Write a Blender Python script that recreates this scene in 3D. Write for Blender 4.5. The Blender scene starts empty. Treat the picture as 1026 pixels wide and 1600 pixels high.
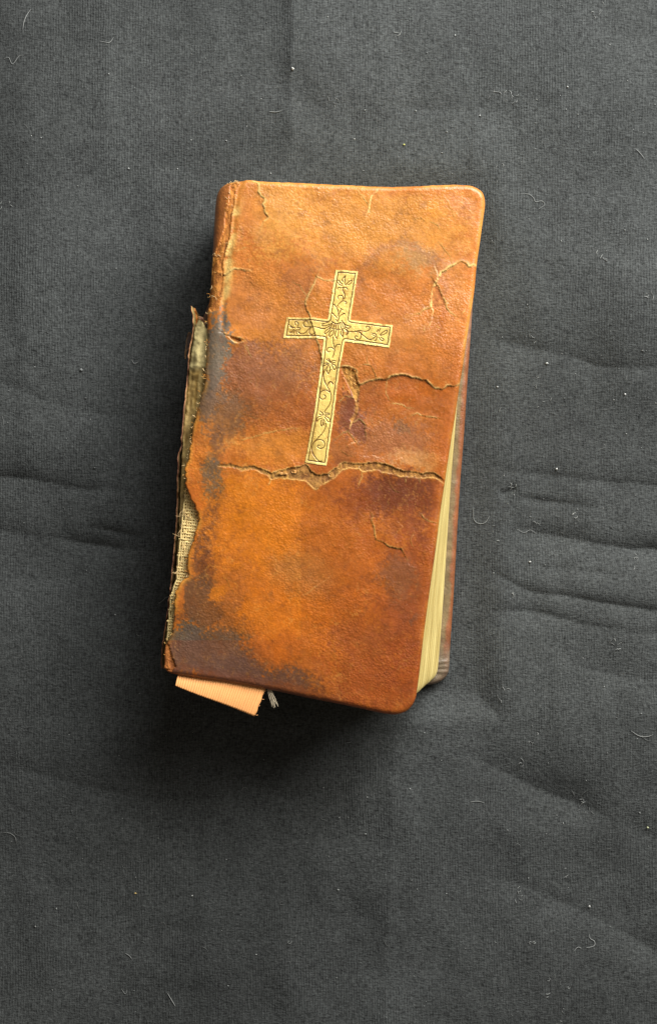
import bpy, math, random
import numpy as np

# ------------------------------------------------------------------ camera, light, exposure
scene = bpy.context.scene
col = scene.collection
H = 420.0            # camera height over the cloth, mm
K0 = 0.178           # mm per photo pixel on the cloth
CU, CV = 513.0, 800.0

cam_d = bpy.data.cameras.new("camera")
cam = bpy.data.objects.new("camera", cam_d); col.objects.link(cam)
cam.location = (0, 0, H / 1000)
cam_d.sensor_fit = 'VERTICAL'
cam_d.angle = 2 * math.atan(800 * K0 / H)
cam_d.clip_start = 0.01; cam_d.clip_end = 50
scene.camera = cam

world = bpy.data.worlds.new("World"); scene.world = world
world.use_nodes = True
bg = world.node_tree.nodes["Background"]
bg.inputs[0].default_value = (1.0, 0.90, 0.78, 1)
bg.inputs[1].default_value = 0.12

def area_lamp(name, az, el, dist, sx, sy, power, color):
    d = bpy.data.lights.new(name, 'AREA'); d.shape = 'RECTANGLE'
    d.size = sx; d.size_y = sy; d.energy = power; d.color = color
    o = bpy.data.objects.new(name, d); col.objects.link(o)
    a, e = math.radians(az), math.radians(el)
    o.location = (dist * math.cos(e) * math.cos(a), dist * math.cos(e) * math.sin(a), dist * math.sin(e))
    o.rotation_euler = (math.pi / 2 - e, 0, a + math.pi / 2)
    return o
# window light from the upper right, and a weaker one from the far side of the table
area_lamp("window_light", 47, 31, 0.68, 0.46, 0.36, 7.6, (1.0, 0.985, 0.95))
area_lamp("second_window_light", 70, 35, 0.50, 0.28, 0.26, 2.3, (0.97, 0.99, 1.0))

vs = scene.view_settings
vs.view_transform = 'Standard'; vs.look = 'None'; vs.exposure = 0.0; vs.gamma = 1.0
vs.use_curve_mapping = False

# ------------------------------------------------------------------ helpers
rng = np.random.RandomState(7)
random.seed(7)
_TAB = rng.rand(512, 512).astype(np.float64)

def vnoise(x, y, seed=0):
    x = x + seed * 37.17; y = y + seed * 91.73
    xi = np.floor(x).astype(np.int64); yi = np.floor(y).astype(np.int64)
    fx = x - xi; fy = y - yi
    fx = fx * fx * fx * (fx * (fx * 6 - 15) + 10); fy = fy * fy * fy * (fy * (fy * 6 - 15) + 10)
    a = _TAB[xi & 511, yi & 511]; b = _TAB[(xi + 1) & 511, yi & 511]
    c = _TAB[xi & 511, (yi + 1) & 511]; d = _TAB[(xi + 1) & 511, (yi + 1) & 511]
    return (a * (1 - fx) + b * fx) * (1 - fy) + (c * (1 - fx) + d * fx) * fy

def fbm(u, v, period, octaves=4, seed=0, rough=0.5):
    """fractal noise in -1..1"""
    s = np.zeros_like(u, dtype=np.float64); amp = 1.0; tot = 0.0; f = 1.0 / period
    for i in range(octaves):
        s += amp * (vnoise(u * f, v * f, seed + i * 3 + 1) * 2 - 1); tot += amp
        amp *= rough; f *= 2.03
    return s / tot * 1.5

def lin(c):
    c = np.asarray(c, dtype=np.float64) / 255.0
    return np.where(c <= 0.04045, c / 12.92, ((c + 0.055) / 1.055) ** 2.4)

def smooth(a, b, x):
    t = np.clip((x - a) / (b - a), 0, 1)
    return t * t * (3 - 2 * t)

def kz(z):
    return K0 * (H - z) / H
def W(p, z):
    """photo pixel at height z (mm) -> x, y, z in mm"""
    k = kz(z)
    return ((p[0] - CU) * k, -(p[1] - CV) * k, z)

def chaikin(p, n=2, closed=True):
    p = np.array(p, dtype=np.float64)
    for _ in range(n):
        q = np.roll(p, -1, 0) if closed else p[1:]
        a = p if closed else p[:-1]
        r = np.empty((len(a) * 2, 2))
        r[0::2] = a * 0.75 + q * 0.25; r[1::2] = a * 0.25 + q * 0.75
        p = r if closed else np.vstack([p[:1], r, p[-1:]])
    return p

def resample(p, step, closed=False):
    p = np.array(p, dtype=np.float64)
    if closed: p = np.vstack([p, p[:1]])
    d = np.hypot(*np.diff(p, axis=0).T); s = np.concatenate([[0], np.cumsum(d)])
    n = max(2, int(round(s[-1] / step)))
    t = np.linspace(0, s[-1], n + 1)
    q = np.stack([np.interp(t, s, p[:, 0]), np.interp(t, s, p[:, 1])], 1)
    return q[:-1] if closed else q

def jitter(p, amp, period=7, seed=0):
    q = p.copy()
    q[:, 0] += amp * fbm(p[:, 0], p[:, 1], period, 3, seed)
    q[:, 1] += amp * fbm(p[:, 0], p[:, 1], period, 3, seed + 50)
    return q

def spline(p, n=6):
    p = np.array(p, dtype=np.float64)
    if len(p) < 3: return p
    e = np.vstack([2 * p[0] - p[1], p, 2 * p[-1] - p[-2]])
    out = []
    for i in range(1, len(e) - 2):
        t = np.linspace(0, 1, n, endpoint=False)[:, None]
        a, b, c, d = e[i - 1], e[i], e[i + 1], e[i + 2]
        out.append(0.5 * ((2 * b) + (-a + c) * t + (2 * a - 5 * b + 4 * c - d) * t ** 2 + (-a + 3 * b - 3 * c + d) * t ** 3))
    out.append(p[-1:])
    return np.vstack(out)

class Grid:
    """regular lattice in photo pixels"""
    def __init__(s, u0, v0, u1, v1, step):
        s.u0, s.v0, s.st = u0, v0, step
        s.nu = int(math.ceil((u1 - u0) / step)) + 1; s.nv = int(math.ceil((v1 - v0) / step)) + 1
        s.U, s.V = np.meshgrid(u0 + np.arange(s.nu) * step, v0 + np.arange(s.nv) * step)
    def field(s, poly, R, closed=False):
        """distance, sign (+1 = left of travel as seen in the photo), arc fraction, nearest point"""
        D = np.full(s.U.shape, R * 1.0); S = np.zeros(s.U.shape); T = np.zeros(s.U.shape)
        NU = s.U.copy(); NV = s.V.copy()
        p = np.array(poly); q = np.roll(p, -1, 0) if closed else p[1:]
        if not closed: p = p[:-1]
        L = np.hypot(*(q - p).T); acc = np.concatenate([[0], np.cumsum(L)]); tot = acc[-1]
        for i in range(len(p)):
            a, b = p[i], q[i]
            if L[i] < 1e-6: continue
            i0 = max(0, int((min(a[0], b[0]) - R - s.u0) / s.st)); i1 = min(s.nu, int((max(a[0], b[0]) + R - s.u0) / s.st) + 2)
            j0 = max(0, int((min(a[1], b[1]) - R - s.v0) / s.st)); j1 = min(s.nv, int((max(a[1], b[1]) + R - s.v0) / s.st) + 2)
            if i0 >= i1 or j0 >= j1: continue
            sl = (slice(j0, j1), slice(i0, i1))
            du = s.U[sl] - a[0]; dv = s.V[sl] - a[1]
            e = (b - a) / L[i]
            t = np.clip((du * e[0] + dv * e[1]) / L[i], 0, 1)
            pu = a[0] + t * (b[0] - a[0]); pv = a[1] + t * (b[1] - a[1])
            d = np.hypot(s.U[sl] - pu, s.V[sl] - pv)
            m = d < D[sl]
            D[sl] = np.where(m, d, D[sl])
            cr = e[0] * dv - e[1] * du
            S[sl] = np.where(m, np.where(cr < 0, 1.0, -1.0), S[sl])
            T[sl] = np.where(m, (acc[i] + t * L[i]) / tot, T[sl])
            NU[sl] = np.where(m, pu, NU[sl]); NV[sl] = np.where(m, pv, NV[sl])
        return D, S, T, NU, NV
    def window(s, pts, R):
        p = np.array(pts); lo = p.min(0) - R; hi = p.max(0) + R
        i0 = max(0, int((lo[0] - s.u0) / s.st)); i1 = min(s.nu, int((hi[0] - s.u0) / s.st) + 2)
        j0 = max(0, int((lo[1] - s.v0) / s.st)); j1 = min(s.nv, int((hi[1] - s.v0) / s.st) + 2)
        if i0 >= i1 or j0 >= j1: return None, None
        w = Grid.__new__(Grid); w.st = s.st; w.u0 = s.u0 + i0 * s.st; w.v0 = s.v0 + j0 * s.st
        w.nu = i1 - i0; w.nv = j1 - j0; sl = (slice(j0, j1), slice(i0, i1)); w.U = s.U[sl]; w.V = s.V[sl]
        return w, sl
    def inside(s, poly):
        p = np.array(poly); q = np.roll(p, -1, 0)
        IN = np.zeros(s.U.shape, dtype=bool)
        us = s.u0 + np.arange(s.nu) * s.st
        for j in range(s.nv):
            v = s.v0 + j * s.st + 1e-4
            m = (p[:, 1] > v) != (q[:, 1] > v)
            if not m.any(): continue
            a, b = p[m], q[m]
            xs = np.sort(a[:, 0] + (v - a[:, 1]) / (b[:, 1] - a[:, 1]) * (b[:, 0] - a[:, 0]))
            IN[j] = (np.searchsorted(xs, us) % 2) == 1
        return IN

def mesh_obj(name, verts, faces4, mat, parent=None, colors=None, attrs=None, smooth_n=None, tris=None):
    """verts (n,3) in mm; faces4 (m,4) quads; tris (k,3)"""
    me = bpy.data.meshes.new(name)
    verts = np.asarray(verts, dtype=np.float32) * 0.001
    f4 = np.asarray(faces4, dtype=np.int32).reshape(-1, 4)
    f3 = np.asarray(tris if tris is not None else [], dtype=np.int32).reshape(-1, 3)
    me.vertices.add(len(verts)); me.vertices.foreach_set("co", verts.ravel())
    nl = f4.size + f3.size
    me.loops.add(nl); me.loops.foreach_set("vertex_index", np.concatenate([f4.ravel(), f3.ravel()]))
    me.polygons.add(len(f4) + len(f3))
    st = np.concatenate([np.arange(len(f4)) * 4, f4.size + np.arange(len(f3)) * 3]).astype(np.int32)
    me.polygons.foreach_set("loop_start", st)
    sm = np.ones(len(f4) + len(f3), dtype=bool)
    if smooth_n is not None: sm[smooth_n:] = False
    me.polygons.foreach_set("use_smooth", sm)
    me.update(calc_edges=True)
    if colors is not None:
        a = me.attributes.new("tint", 'FLOAT_COLOR', 'POINT')
        c4 = np.ones((len(verts), 4), dtype=np.float32); c4[:, :3] = colors
        a.data.foreach_set("color", c4.ravel())
    for k, arr in (attrs or {}).items():
        a = me.attributes.new(k, 'FLOAT', 'POINT'); a.data.foreach_set("value", np.asarray(arr, dtype=np.float32))
    me.validate()
    me.materials.append(mat)
    o = bpy.data.objects.new(name, me); col.objects.link(o)
    if parent: o.parent = parent
    return o

def grid_slab(name, g, outline, ztop, zbot, zproj, mat, parent, colors, attrs, fld=None, ins=None, rim_color=None):
    """solid sheet: lattice clipped to an outline, top relief ztop, underside zbot"""
    D, S, T, NU, NV = fld if fld is not None else g.field(outline, 6 * g.st, True)
    IN = ins if ins is not None else g.inside(outline)
    cell = IN[:-1, :-1] | IN[1:, :-1] | IN[:-1, 1:] | IN[1:, 1:]
    near = (D < 3 * g.st) | IN
    cell &= near[:-1, :-1] & near[1:, :-1] & near[:-1, 1:] & near[1:, 1:]
    PU = np.where(IN, g.U, NU); PV = np.where(IN, g.V, NV)
    idx = np.arange(g.nu * g.nv).reshape(g.nv, g.nu)
    a, b, c, d = idx[:-1, :-1][cell], idx[:-1, 1:][cell], idx[1:, 1:][cell], idx[1:, :-1][cell]
    quads = np.stack([a, d, c, b], 1)          # v grows downward: this winding faces up
    used = np.unique(quads); remap = np.full(g.nu * g.nv, -1); remap[used] = np.arange(len(used))
    quads = remap[quads]
    pu = PU.ravel()[used]; pv = PV.ravel()[used]
    zt = ztop.ravel()[used]; zb = np.broadcast_to(zbot, ztop.shape).ravel()[used]
    zb = np.minimum(zb, zt - 0.05)
    k = kz(zproj)
    X = (pu - CU) * k; Y = -(pv - CV) * k
    n = len(used)
    top = np.stack([X, Y, zt], 1); bot = np.stack([X, Y, zb], 1)
    ed = np.concatenate([quads[:, [0, 1]], quads[:, [1, 2]], quads[:, [2, 3]], quads[:, [3, 0]]])
    key = np.minimum(ed[:, 0], ed[:, 1]).astype(np.int64) * n + np.maximum(ed[:, 0], ed[:, 1])
    uk, first, cnt = np.unique(key, return_index=True, return_counts=True)
    be = ed[first[cnt == 1]]
    bv = np.unique(be); rm = np.full(n, -1); rm[bv] = np.arange(len(bv)); m = len(bv)
    verts = np.vstack([top, bot, top[bv], bot[bv]])
    side = np.stack([2 * n + rm[be[:, 1]], 2 * n + rm[be[:, 0]], 2 * n + m + rm[be[:, 0]], 2 * n + m + rm[be[:, 1]]], 1)
    faces = np.vstack([quads, side, quads[:, ::-1] + n])
    C = colors.reshape(-1, 3)[used]
    rc = C[bv] if rim_color is None else np.broadcast_to(rim_color, (m, 3))
    cols = np.vstack([C, C, rc, rc])
    at = {}
    for kk, arr in (attrs or {}).items():
        q = arr.ravel()[used]; at[kk] = np.concatenate([q, q, q[bv], q[bv]])
    return mesh_obj(name, verts, faces, mat, parent, cols, at)

def empty(name, loc=(0, 0, 0), parent=None):
    o = bpy.data.objects.new(name, None); o.empty_display_size = 0.01
    o.location = [c * 0.001 for c in loc]; col.objects.link(o)
    if parent: o.parent = parent
    return o
def tag(o, label=None, cat=None, group=None, kind=None):
    if label: o["label"] = label
    if cat: o["category"] = cat
    if group: o["group"] = group
    if kind: o["kind"] = kind
    return o

def tube_data(path, r, sides=5, taper=0.5):
    """tube along a 3-D path (mm) -> verts, quads"""
    path = np.array(path, dtype=np.float64); n = len(path)
    tan = np.gradient(path, axis=0); tan /= np.linalg.norm(tan, axis=1)[:, None] + 1e-9
    up = np.array([0.13, 0.21, 0.97]); A = np.cross(tan, up); A /= np.linalg.norm(A, axis=1)[:, None] + 1e-9
    B = np.cross(tan, A)
    rr = r * (1 - (1 - taper) * np.abs(np.linspace(-1, 1, n)) ** 3)
    V = []
    for i in range(n):
        for s in range(sides):
            t = 2 * math.pi * s / sides
            V.append(path[i] + rr[i] * (math.cos(t) * A[i] + math.sin(t) * B[i]))
    F = []
    for i in range(n - 1):
        for s in range(sides):
            F.append((i * sides + s, i * sides + (s + 1) % sides, (i + 1) * sides + (s + 1) % sides, (i + 1) * sides + s))
    return np.array(V), np.array(F)

class Acc:
    def __init__(s): s.V = []; s.F = []; s.C = []; s.n = 0
    def add(s, V, F, c=None):
        s.V.append(V); s.F.append(F + s.n); s.n += len(V)
        if c is not None: s.C.append(np.broadcast_to(c, (len(V), 3)))
    def build(s, name, mat, parent=None):
        return mesh_obj(name, np.vstack(s.V), np.vstack(s.F), mat, parent, np.vstack(s.C) if s.C else None)

# ------------------------------------------------------------------ materials
def new_mat(name):
    m = bpy.data.materials.new(name); m.use_nodes = True
    nt = m.node_tree; b = nt.nodes["Principled BSDF"]
    return m, nt, b
def N(nt, t, **kw):
    n = nt.nodes.new(t)
    for k, v in kw.items(): setattr(n, k, v)
    return n
def objcoord(nt, scale=(1, 1, 1)):
    tc = N(nt, 'ShaderNodeTexCoord'); mp = N(nt, 'ShaderNodeMapping')
    mp.inputs['Scale'].default_value = scale
    nt.links.new(tc.outputs['Object'], mp.inputs['Vector'])
    return mp.outputs['Vector']
def noise(nt, vec, scale, detail=3, rough=0.55):
    n = N(nt, 'ShaderNodeTexNoise'); n.inputs['Scale'].default_value = scale
    n.inputs['Detail'].default_value = detail; n.inputs['Roughness'].default_value = rough
    nt.links.new(vec, n.inputs['Vector']); return n.outputs['Fac']
def ramp(nt, fac, lo, hi, a=0.0, b=1.0):
    r = N(nt, 'ShaderNodeMapRange'); r.inputs['From Min'].default_value = lo; r.inputs['From Max'].default_value = hi
    r.inputs['To Min'].default_value = a; r.inputs['To Max'].default_value = b
    nt.links.new(fac, r.inputs['Value']); return r.outputs['Result']
def mth(nt, op, a, b=None):
    n = N(nt, 'ShaderNodeMath', operation=op)
    for i, x in enumerate((a, b)):
        if x is None: continue
        if isinstance(x, (int, float)): n.inputs[i].default_value = x
        else: nt.links.new(x, n.inputs[i])
    return n.outputs[0]
def mulcol(nt, colr, fac):
    """colour times a scalar"""
    n = N(nt, 'ShaderNodeVectorMath', operation='SCALE')
    nt.links.new(colr, n.inputs[0]); nt.links.new(fac, n.inputs['Scale']); return n.outputs[0]
def bump(nt, height, dist, strength=1.0, prev=None):
    b = N(nt, 'ShaderNodeBump'); b.inputs['Distance'].default_value = dist; b.inputs['Strength'].default_value = strength
    nt.links.new(height, b.inputs['Height'])
    if prev is not None: nt.links.new(prev, b.inputs['Normal'])
    return b.outputs['Normal']
def attr(nt, name, color=False):
    a = N(nt, 'ShaderNodeAttribute'); a.attribute_name = name
    return a.outputs['Color' if color else 'Fac']

def leather_material(name):
    m, nt, b = new_mat(name)
    vec = objcoord(nt)
    tint = attr(nt, 'tint', True); raw = attr(nt, 'raw')
    # grain: small pebbles with creases between them
    wob = N(nt, 'ShaderNodeTexNoise'); wob.inputs['Scale'].default_value = 900; wob.inputs['Detail'].default_value = 2
    nt.links.new(vec, wob.inputs['Vector'])
    mix = N(nt, 'ShaderNodeVectorMath', operation='MULTIPLY_ADD')
    nt.links.new(wob.outputs['Color'], mix.inputs[0]); mix.inputs[1].default_value = (0.0007,) * 3
    nt.links.new(vec, mix.inputs[2])
    vo = N(nt, 'ShaderNodeTexVoronoi'); vo.feature = 'F1'; vo.inputs['Scale'].default_value = 1700
    nt.links.new(mix.outputs[0], vo.inputs['Vector'])
    peb = ramp(nt, vo.outputs['Distance'], 0.15, 0.75, 1, 0)
    fine = noise(nt, vec, 3000, 2)
    wr = noise(nt, vec, 420, 4, 0.6)
    keep = mth(nt, 'SUBTRACT', 1.0, mth(nt, 'MULTIPLY', raw, 0.8))
    big = noise(nt, vec, 60, 2)
    gr = ramp(nt, big, 0.36, 0.64, 0.15, 1.0)
    n1 = bump(nt, wr, 0.00011, 0.45)
    n2 = bump(nt, mth(nt, 'MULTIPLY', mth(nt, 'MULTIPLY', peb, keep), gr), 0.00010, 0.6, n1)
    n3 = bump(nt, mth(nt, 'MULTIPLY', fine, mth(nt, 'ADD', 0.35, raw)), 0.00014, 0.7, n2)
    nt.links.new(n3, b.inputs['Normal'])
    # colour: worn tops of the grain are paler
    f1 = ramp(nt, noise(nt, vec, 1100, 3, 0.65), 0.3, 0.7, 0.90, 1.10)
    f2 = ramp(nt, peb, 0.0, 1.0, 0.90, 1.06)
    nt.links.new(mulcol(nt, tint, mth(nt, 'MULTIPLY', f1, f2)), b.inputs['Base Color'])
    rg = ramp(nt, noise(nt, vec, 200, 3), 0.3, 0.7, 0.32, 0.47)
    nt.links.new(mth(nt, 'ADD', rg, mth(nt, 'MULTIPLY', raw, 0.45)), b.inputs['Roughness'])
    b.inputs['Specular IOR Level'].default_value = 0.5
    return m

def foil_material():
    m, nt, b = new_mat("gold_foil")
    vec = objcoord(nt); tint = attr(nt, 'tint', True); gro = attr(nt, 'raw')
    v2 = objcoord(nt, (1, 0.12, 1))
    br = noise(nt, v2, 1500, 2)
    f = ramp(nt, br, 0.3, 0.7, 0.88, 1.12)
    nt.links.new(mulcol(nt, tint, f), b.inputs['Base Color'])
    nt.links.new(mth(nt, 'MULTIPLY', mth(nt, 'SUBTRACT', 1.0, gro), 0.2), b.inputs['Metallic'])
    b.inputs['Roughness'].default_value = 0.36
    n1 = bump(nt, noise(nt, vec, 900, 3), 0.00016, 0.5)
    nt.links.new(bump(nt, br, 0.00008, 0.5, n1), b.inputs['Normal'])
    return m

def paper_edge_material():
    m, nt, b = new_mat("gilt_page_edges")
    vz = objcoord(nt, (0.004, 0.004, 1)); vec = objcoord(nt)
    st = noise(nt, vz, 9000, 2, 0.7)
    bl = noise(nt, vec, 120, 4)
    cr = N(nt, 'ShaderNodeValToRGB')
    cr.color_ramp.elements[0].position = 0.36; cr.color_ramp.elements[0].color = (*lin((178, 152, 84)), 1)
    cr.color_ramp.elements[1].position = 0.64; cr.color_ramp.elements[1].color = (*lin((230, 210, 138)), 1)
    nt.links.new(st, cr.inputs['Fac'])
    nt.links.new(mulcol(nt, cr.outputs['Color'], ramp(nt, bl, 0.3, 0.7, 0.94, 1.06)), b.inputs['Base Color'])
    b.inputs['Metallic'].default_value = 0.2; b.inputs['Roughness'].default_value = 0.5
    nt.links.new(bump(nt, st, 0.0002, 0.6), b.inputs['Normal'])
    return m

def plain_material(name, rough=0.85, bscale=1500, bdist=0.0001, vary=0.12, vscale=700):
    """colour from the tint attribute with fine grain"""
    m, nt, b = new_mat(name)
    vec = objcoord(nt); tint = attr(nt, 'tint', True)
    f = ramp(nt, noise(nt, vec, vscale, 4), 0.3, 0.7, 1 - vary, 1 + vary)
    nt.links.new(mulcol(nt, tint, f), b.inputs['Base Color'])
    b.inputs['Roughness'].default_value = rough
    b.inputs['Specular IOR Level'].default_value = 0.2
    nt.links.new(bump(nt, noise(nt, vec, bscale, 3), bdist, 0.7), b.inputs['Normal'])
    return m

def cloth_material():
    m, nt, b = new_mat("black_ribbed_cotton")
    vec = objcoord(nt)
    # warp the rib lines slightly so that they wander
    wn = N(nt, 'ShaderNodeTexNoise'); wn.inputs['Scale'].default_value = 28; wn.inputs['Detail'].default_value = 3
    nt.links.new(vec, wn.inputs['Vector'])
    add = N(nt, 'ShaderNodeVectorMath', operation='MULTIPLY_ADD')
    nt.links.new(wn.outputs['Color'], add.inputs[0]); add.inputs[1].default_value = (0.0022, 0.0022, 0)
    nt.links.new(vec, add.inputs[2])
    wv = N(nt, 'ShaderNodeTexWave'); wv.wave_type = 'BANDS'; wv.bands_direction = 'X'; wv.wave_profile = 'SIN'
    wv.inputs['Scale'].default_value = 2 * math.pi / (20 * 0.00074); wv.inputs['Distortion'].default_value = 1.2
    wv.inputs['Detail'].default_value = 2; wv.inputs['Detail Scale'].default_value = 2.5
    nt.links.new(add.outputs[0], wv.inputs['Vector'])
    slub = noise(nt, objcoord(nt, (0.3, 1, 1)), 2300, 3, 0.65)        # weft threads run sideways
    warp = noise(nt, objcoord(nt, (1, 0.22, 1)), 2500, 3, 0.65)
    speck = noise(nt, objcoord(nt, (0.6, 1, 1)), 2000, 4, 0.75)
    patch = noise(nt, vec, 26, 4, 0.6)
    ribamt = ramp(nt, patch, 0.38, 0.62, 0.1, 0.6)
    rib = mth(nt, 'MULTIPLY', wv.outputs['Fac'], ribamt)
    thread = mth(nt, 'ADD', mth(nt, 'MULTIPLY', slub, 0.9), mth(nt, 'ADD', mth(nt, 'MULTIPLY', warp, 0.9), mth(nt, 'MULTIPLY', speck, 1.0)))
    n1 = bump(nt, rib, 0.00018, 0.7)
    n2 = bump(nt, thread, 0.00036, 0.75, n1)
    nt.links.new(n2, b.inputs['Normal'])
    mid = noise(nt, objcoord(nt, (0.5, 1, 1)), 330, 4, 0.7)
    tone = mth(nt, 'MULTIPLY', ramp(nt, thread, 1.05, 1.75, 0.32, 1.82), ramp(nt, mid, 0.3, 0.7, 0.89, 1.11))
    ribt = mth(nt, 'SUBTRACT', 1.12, mth(nt, 'MULTIPLY', rib, 0.35))
    pt = ramp(nt, noise(nt, vec, 11, 4, 0.55), 0.3, 0.7, 0.74, 1.26)
    base = N(nt, 'ShaderNodeRGB'); base.outputs[0].default_value = (*lin((64, 66, 65)), 1)
    f = mth(nt, 'MULTIPLY', mth(nt, 'MULTIPLY', tone, ribt), pt)
    nt.links.new(mulcol(nt, base.outputs[0], f), b.inputs['Base Color'])
    b.inputs['Roughness'].default_value = 0.9
    b.inputs['Specular IOR Level'].default_value = 0.15
    b.inputs['Sheen Weight'].default_value = 0.06
    b.inputs['Sheen Roughness'].default_value = 0.5
    return m

M_leather = leather_material("worn_tan_leather")
M_foil = foil_material()
M_page = paper_edge_material()
M_paper = plain_material("aged_paper_and_glue", 0.95, 1600, 0.00008, 0.14, 700)
M_gauze = plain_material("cotton_gauze", 0.9, 3000, 0.0001, 0.12, 1500)
M_ribbon = plain_material("peach_ribbon", 0.6, 4000, 0.00003, 0.05, 900)
M_fibre = plain_material("fibre", 0.85, 3000, 0.00003, 0.08, 900)
M_cloth = cloth_material()

# ------------------------------------------------------------------ black cloth under the book
def axis(a, b, lo, hi, st):
    inner = np.arange(a, b + st * 0.5, st)
    left = []; x = a; s = st
    while x > lo: s *= 1.25; x -= s; left.append(x)
    right = []; x = inner[-1]; s = st
    while x < hi: s *= 1.25; x += s; right.append(x)
    return np.concatenate([left[::-1], inner, right])
cu = axis(-40, 1066, -1100, 2100, 2.6); cv = axis(-40, 1640, -1000, 2600, 2.6)
GU, GV = np.meshgrid(cu, cv)

def line_dist(U, V, pts):
    """distance to an open polyline, signed across (+ = above / right side), arc fraction, end fade"""
    p = np.array(pts, float); best = np.full(U.shape, 1e9); sg = np.zeros(U.shape); tt = np.zeros(U.shape)
    L = np.hypot(*np.diff(p, axis=0).T); acc = np.concatenate([[0], np.cumsum(L)])
    for i in range(len(p) - 1):
        e = (p[i + 1] - p[i]) / L[i]
        du = U - p[i, 0]; dv = V - p[i, 1]
        al = du * e[0] + dv * e[1]; t = np.clip(al / L[i], 0, 1)
        d = np.hypot(du - t * L[i] * e[0], dv - t * L[i] * e[1]); m = d < best
        best = np.where(m, d, best); sg = np.where(m, du * e[1] - dv * e[0], sg); tt = np.where(m, (acc[i] + t * L[i]) / acc[-1], tt)
    return best, sg, tt

CZ = 2.5 * fbm(GU, GV, 330, 2, 11) + 0.55 * fbm(GU, GV, 130, 3, 12) + 0.45 * fbm(GU * 1.6, GV * 0.35, 150, 3, 13)
# (points, amplitude mm, width px on the + side, width px on the - side, fade at start, fade at end)
FOLDS = [
 ([(-200, 735), (-60, 740), (40, 748), (130, 761), (200, 763), (300, 760)], -1.18, 15, 32, 0, 1),
 ([(-200, 800), (-60, 820), (0, 829), (80, 838), (150, 850), (220, 861), (300, 874)], -2.07, 22, 48, 0, 1),
 ([(120, 818), (200, 836), (300, 856)], -0.72, 8, 17, 1, 0),
 ([(-100, 905), (100, 900), (190, 890), (300, 885)], -0.57, 40, 30, 0, 1),
 ([(690, 728), (830, 738), (920, 748), (1080, 765), (1200, 780)], -0.72, 11, 24, 1, 0),
 ([(750, 815), (830, 830), (900, 843), (960, 852), (1080, 868), (1250, 890)], -1.80, 20, 44, 1, 0),
 ([(690, 868), (760, 890), (830, 924), (900, 935), (1080, 965), (1250, 985)], -0.89, 12, 27, 1, 0),
 ([(690, 938), (780, 952), (860, 962), (950, 982), (1080, 995), (1250, 1010)], -2.07, 20, 44, 1, 0),
 ([(720, 515), (820, 540), (900, 560), (955, 572), (1080, 574), (1250, 570)], -1.08, 15, 32, 1, 0),
 ([(800, 780), (870, 785), (960, 795)], -0.63, 6, 12, 1, 1),
 ([(776, 775), (795, 768), (812, 759)], -0.72, 5, 10, 1, 1),
 ([(800, 885), (870, 888), (1000, 900)], -0.53, 7, 16, 1, 1),
 ([(700, 1010), (830, 1030), (1080, 1075)], -0.76, 50, 30, 1, 0),
 ([(450, -150), (455, -60), (456, 60), (454, 130), (462, 280)], 1.3, 90, 22, 0, 1),
 ([(560, -150), (590, 20), (600, 140), (610, 270)], 0.8, 90, 60, 0, 1),
 ([(700, 60), (735, 150), (741, 200), (735, 300)], 0.5, 40, 12, 1, 1),
 ([(880, -100), (870, 100), (890, 330)], 0.7, 90, 60, 0, 1),
 ([(640, 1070), (620, 1180), (612, 1330), (604, 1520), (600, 1700)], 0.9, 110, 26, 1, 0),
 ([(380, -50), (385, 60), (370, 200)], 0.35, 50, 20, 0, 1),
 ([(150, -100), (170, 150), (140, 420)], 0.6, 80, 60, 0, 1),
 ([(0, 600), (120, 640), (250, 650)], -0.47, 40, 35, 0, 1),
 ([(-50, 1180), (120, 1225), (260, 1250), (420, 1245)], -0.95, 60, 40, 0, 1),
 ([(250, 1640), (300, 1480), (330, 1330)], 0.6, 90, 50, 0, 1),
 ([(700, 1170), (860, 1240), (1080, 1330)], -1.33, 80, 50, 1, 0),
 ([(640, 1400), (760, 1370), (900, 1420), (1080, 1520)], -1.14, 70, 50, 1, 0),
 ([(560, 150), (700, 175), (860, 170)], -0.66, 40, 30, 1, 1),
 ([(850, 1660), (840, 1500), (860, 1350)], 0.5, 70, 50, 0, 1),
]
for i, (pts, amp, wp, wm, fs, fe) in enumerate(FOLDS):
    q = spline(pts, 5)
    wob = 3.0 * fbm(GU, GV, 60, 2, 40 + i)
    d, sg, t = line_dist(GU + wob, GV + wob, q)
    fade = (smooth(0, 0.3, t) if fs else 1.0) * (smooth(0, 0.35, 1 - t) if fe else 1.0)
    w = np.where(sg > 0, wp, wm)
    CZ += 1.8 * amp * np.exp(-d / w) * fade * (0.7 + 0.45 * fbm(GU, GV, 110, 2, 70 + i))
# the book presses the cloth flat
pad = ((GU > 235) & (GU < 760) & (GV > 270) & (GV < 1125))
bd = np.maximum(np.maximum(245 - GU, GU - 735), np.maximum(300 - GV, GV - 1075))
press = smooth(0, 60, bd)
CZ = CZ * press - 0.6 * (1 - press)
kk = kz(0)
cverts = np.stack([(GU - CU) * kk, -(GV - CV) * kk, CZ], 2).reshape(-1, 3)
ci = np.arange(GU.size).reshape(GU.shape)
cfaces = np.stack([ci[:-1, :-1], ci[1:, :-1], ci[1:, 1:], ci[:-1, 1:]], 2).reshape(-1, 4)
cloth = mesh_obj("cloth", cverts, cfaces, M_cloth)
tag(cloth, "creased black ribbed cotton cloth spread under the old book", None, None, "structure")
def cloth_z(u, v):
    i = int(np.clip(np.searchsorted(cu, u), 1, len(cu) - 1)); j = int(np.clip(np.searchsorted(cv, v), 1, len(cv) - 1))
    return float(max(CZ[j, i], CZ[j - 1, i - 1], CZ[j, i - 1], CZ[j - 1, i]))

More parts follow.
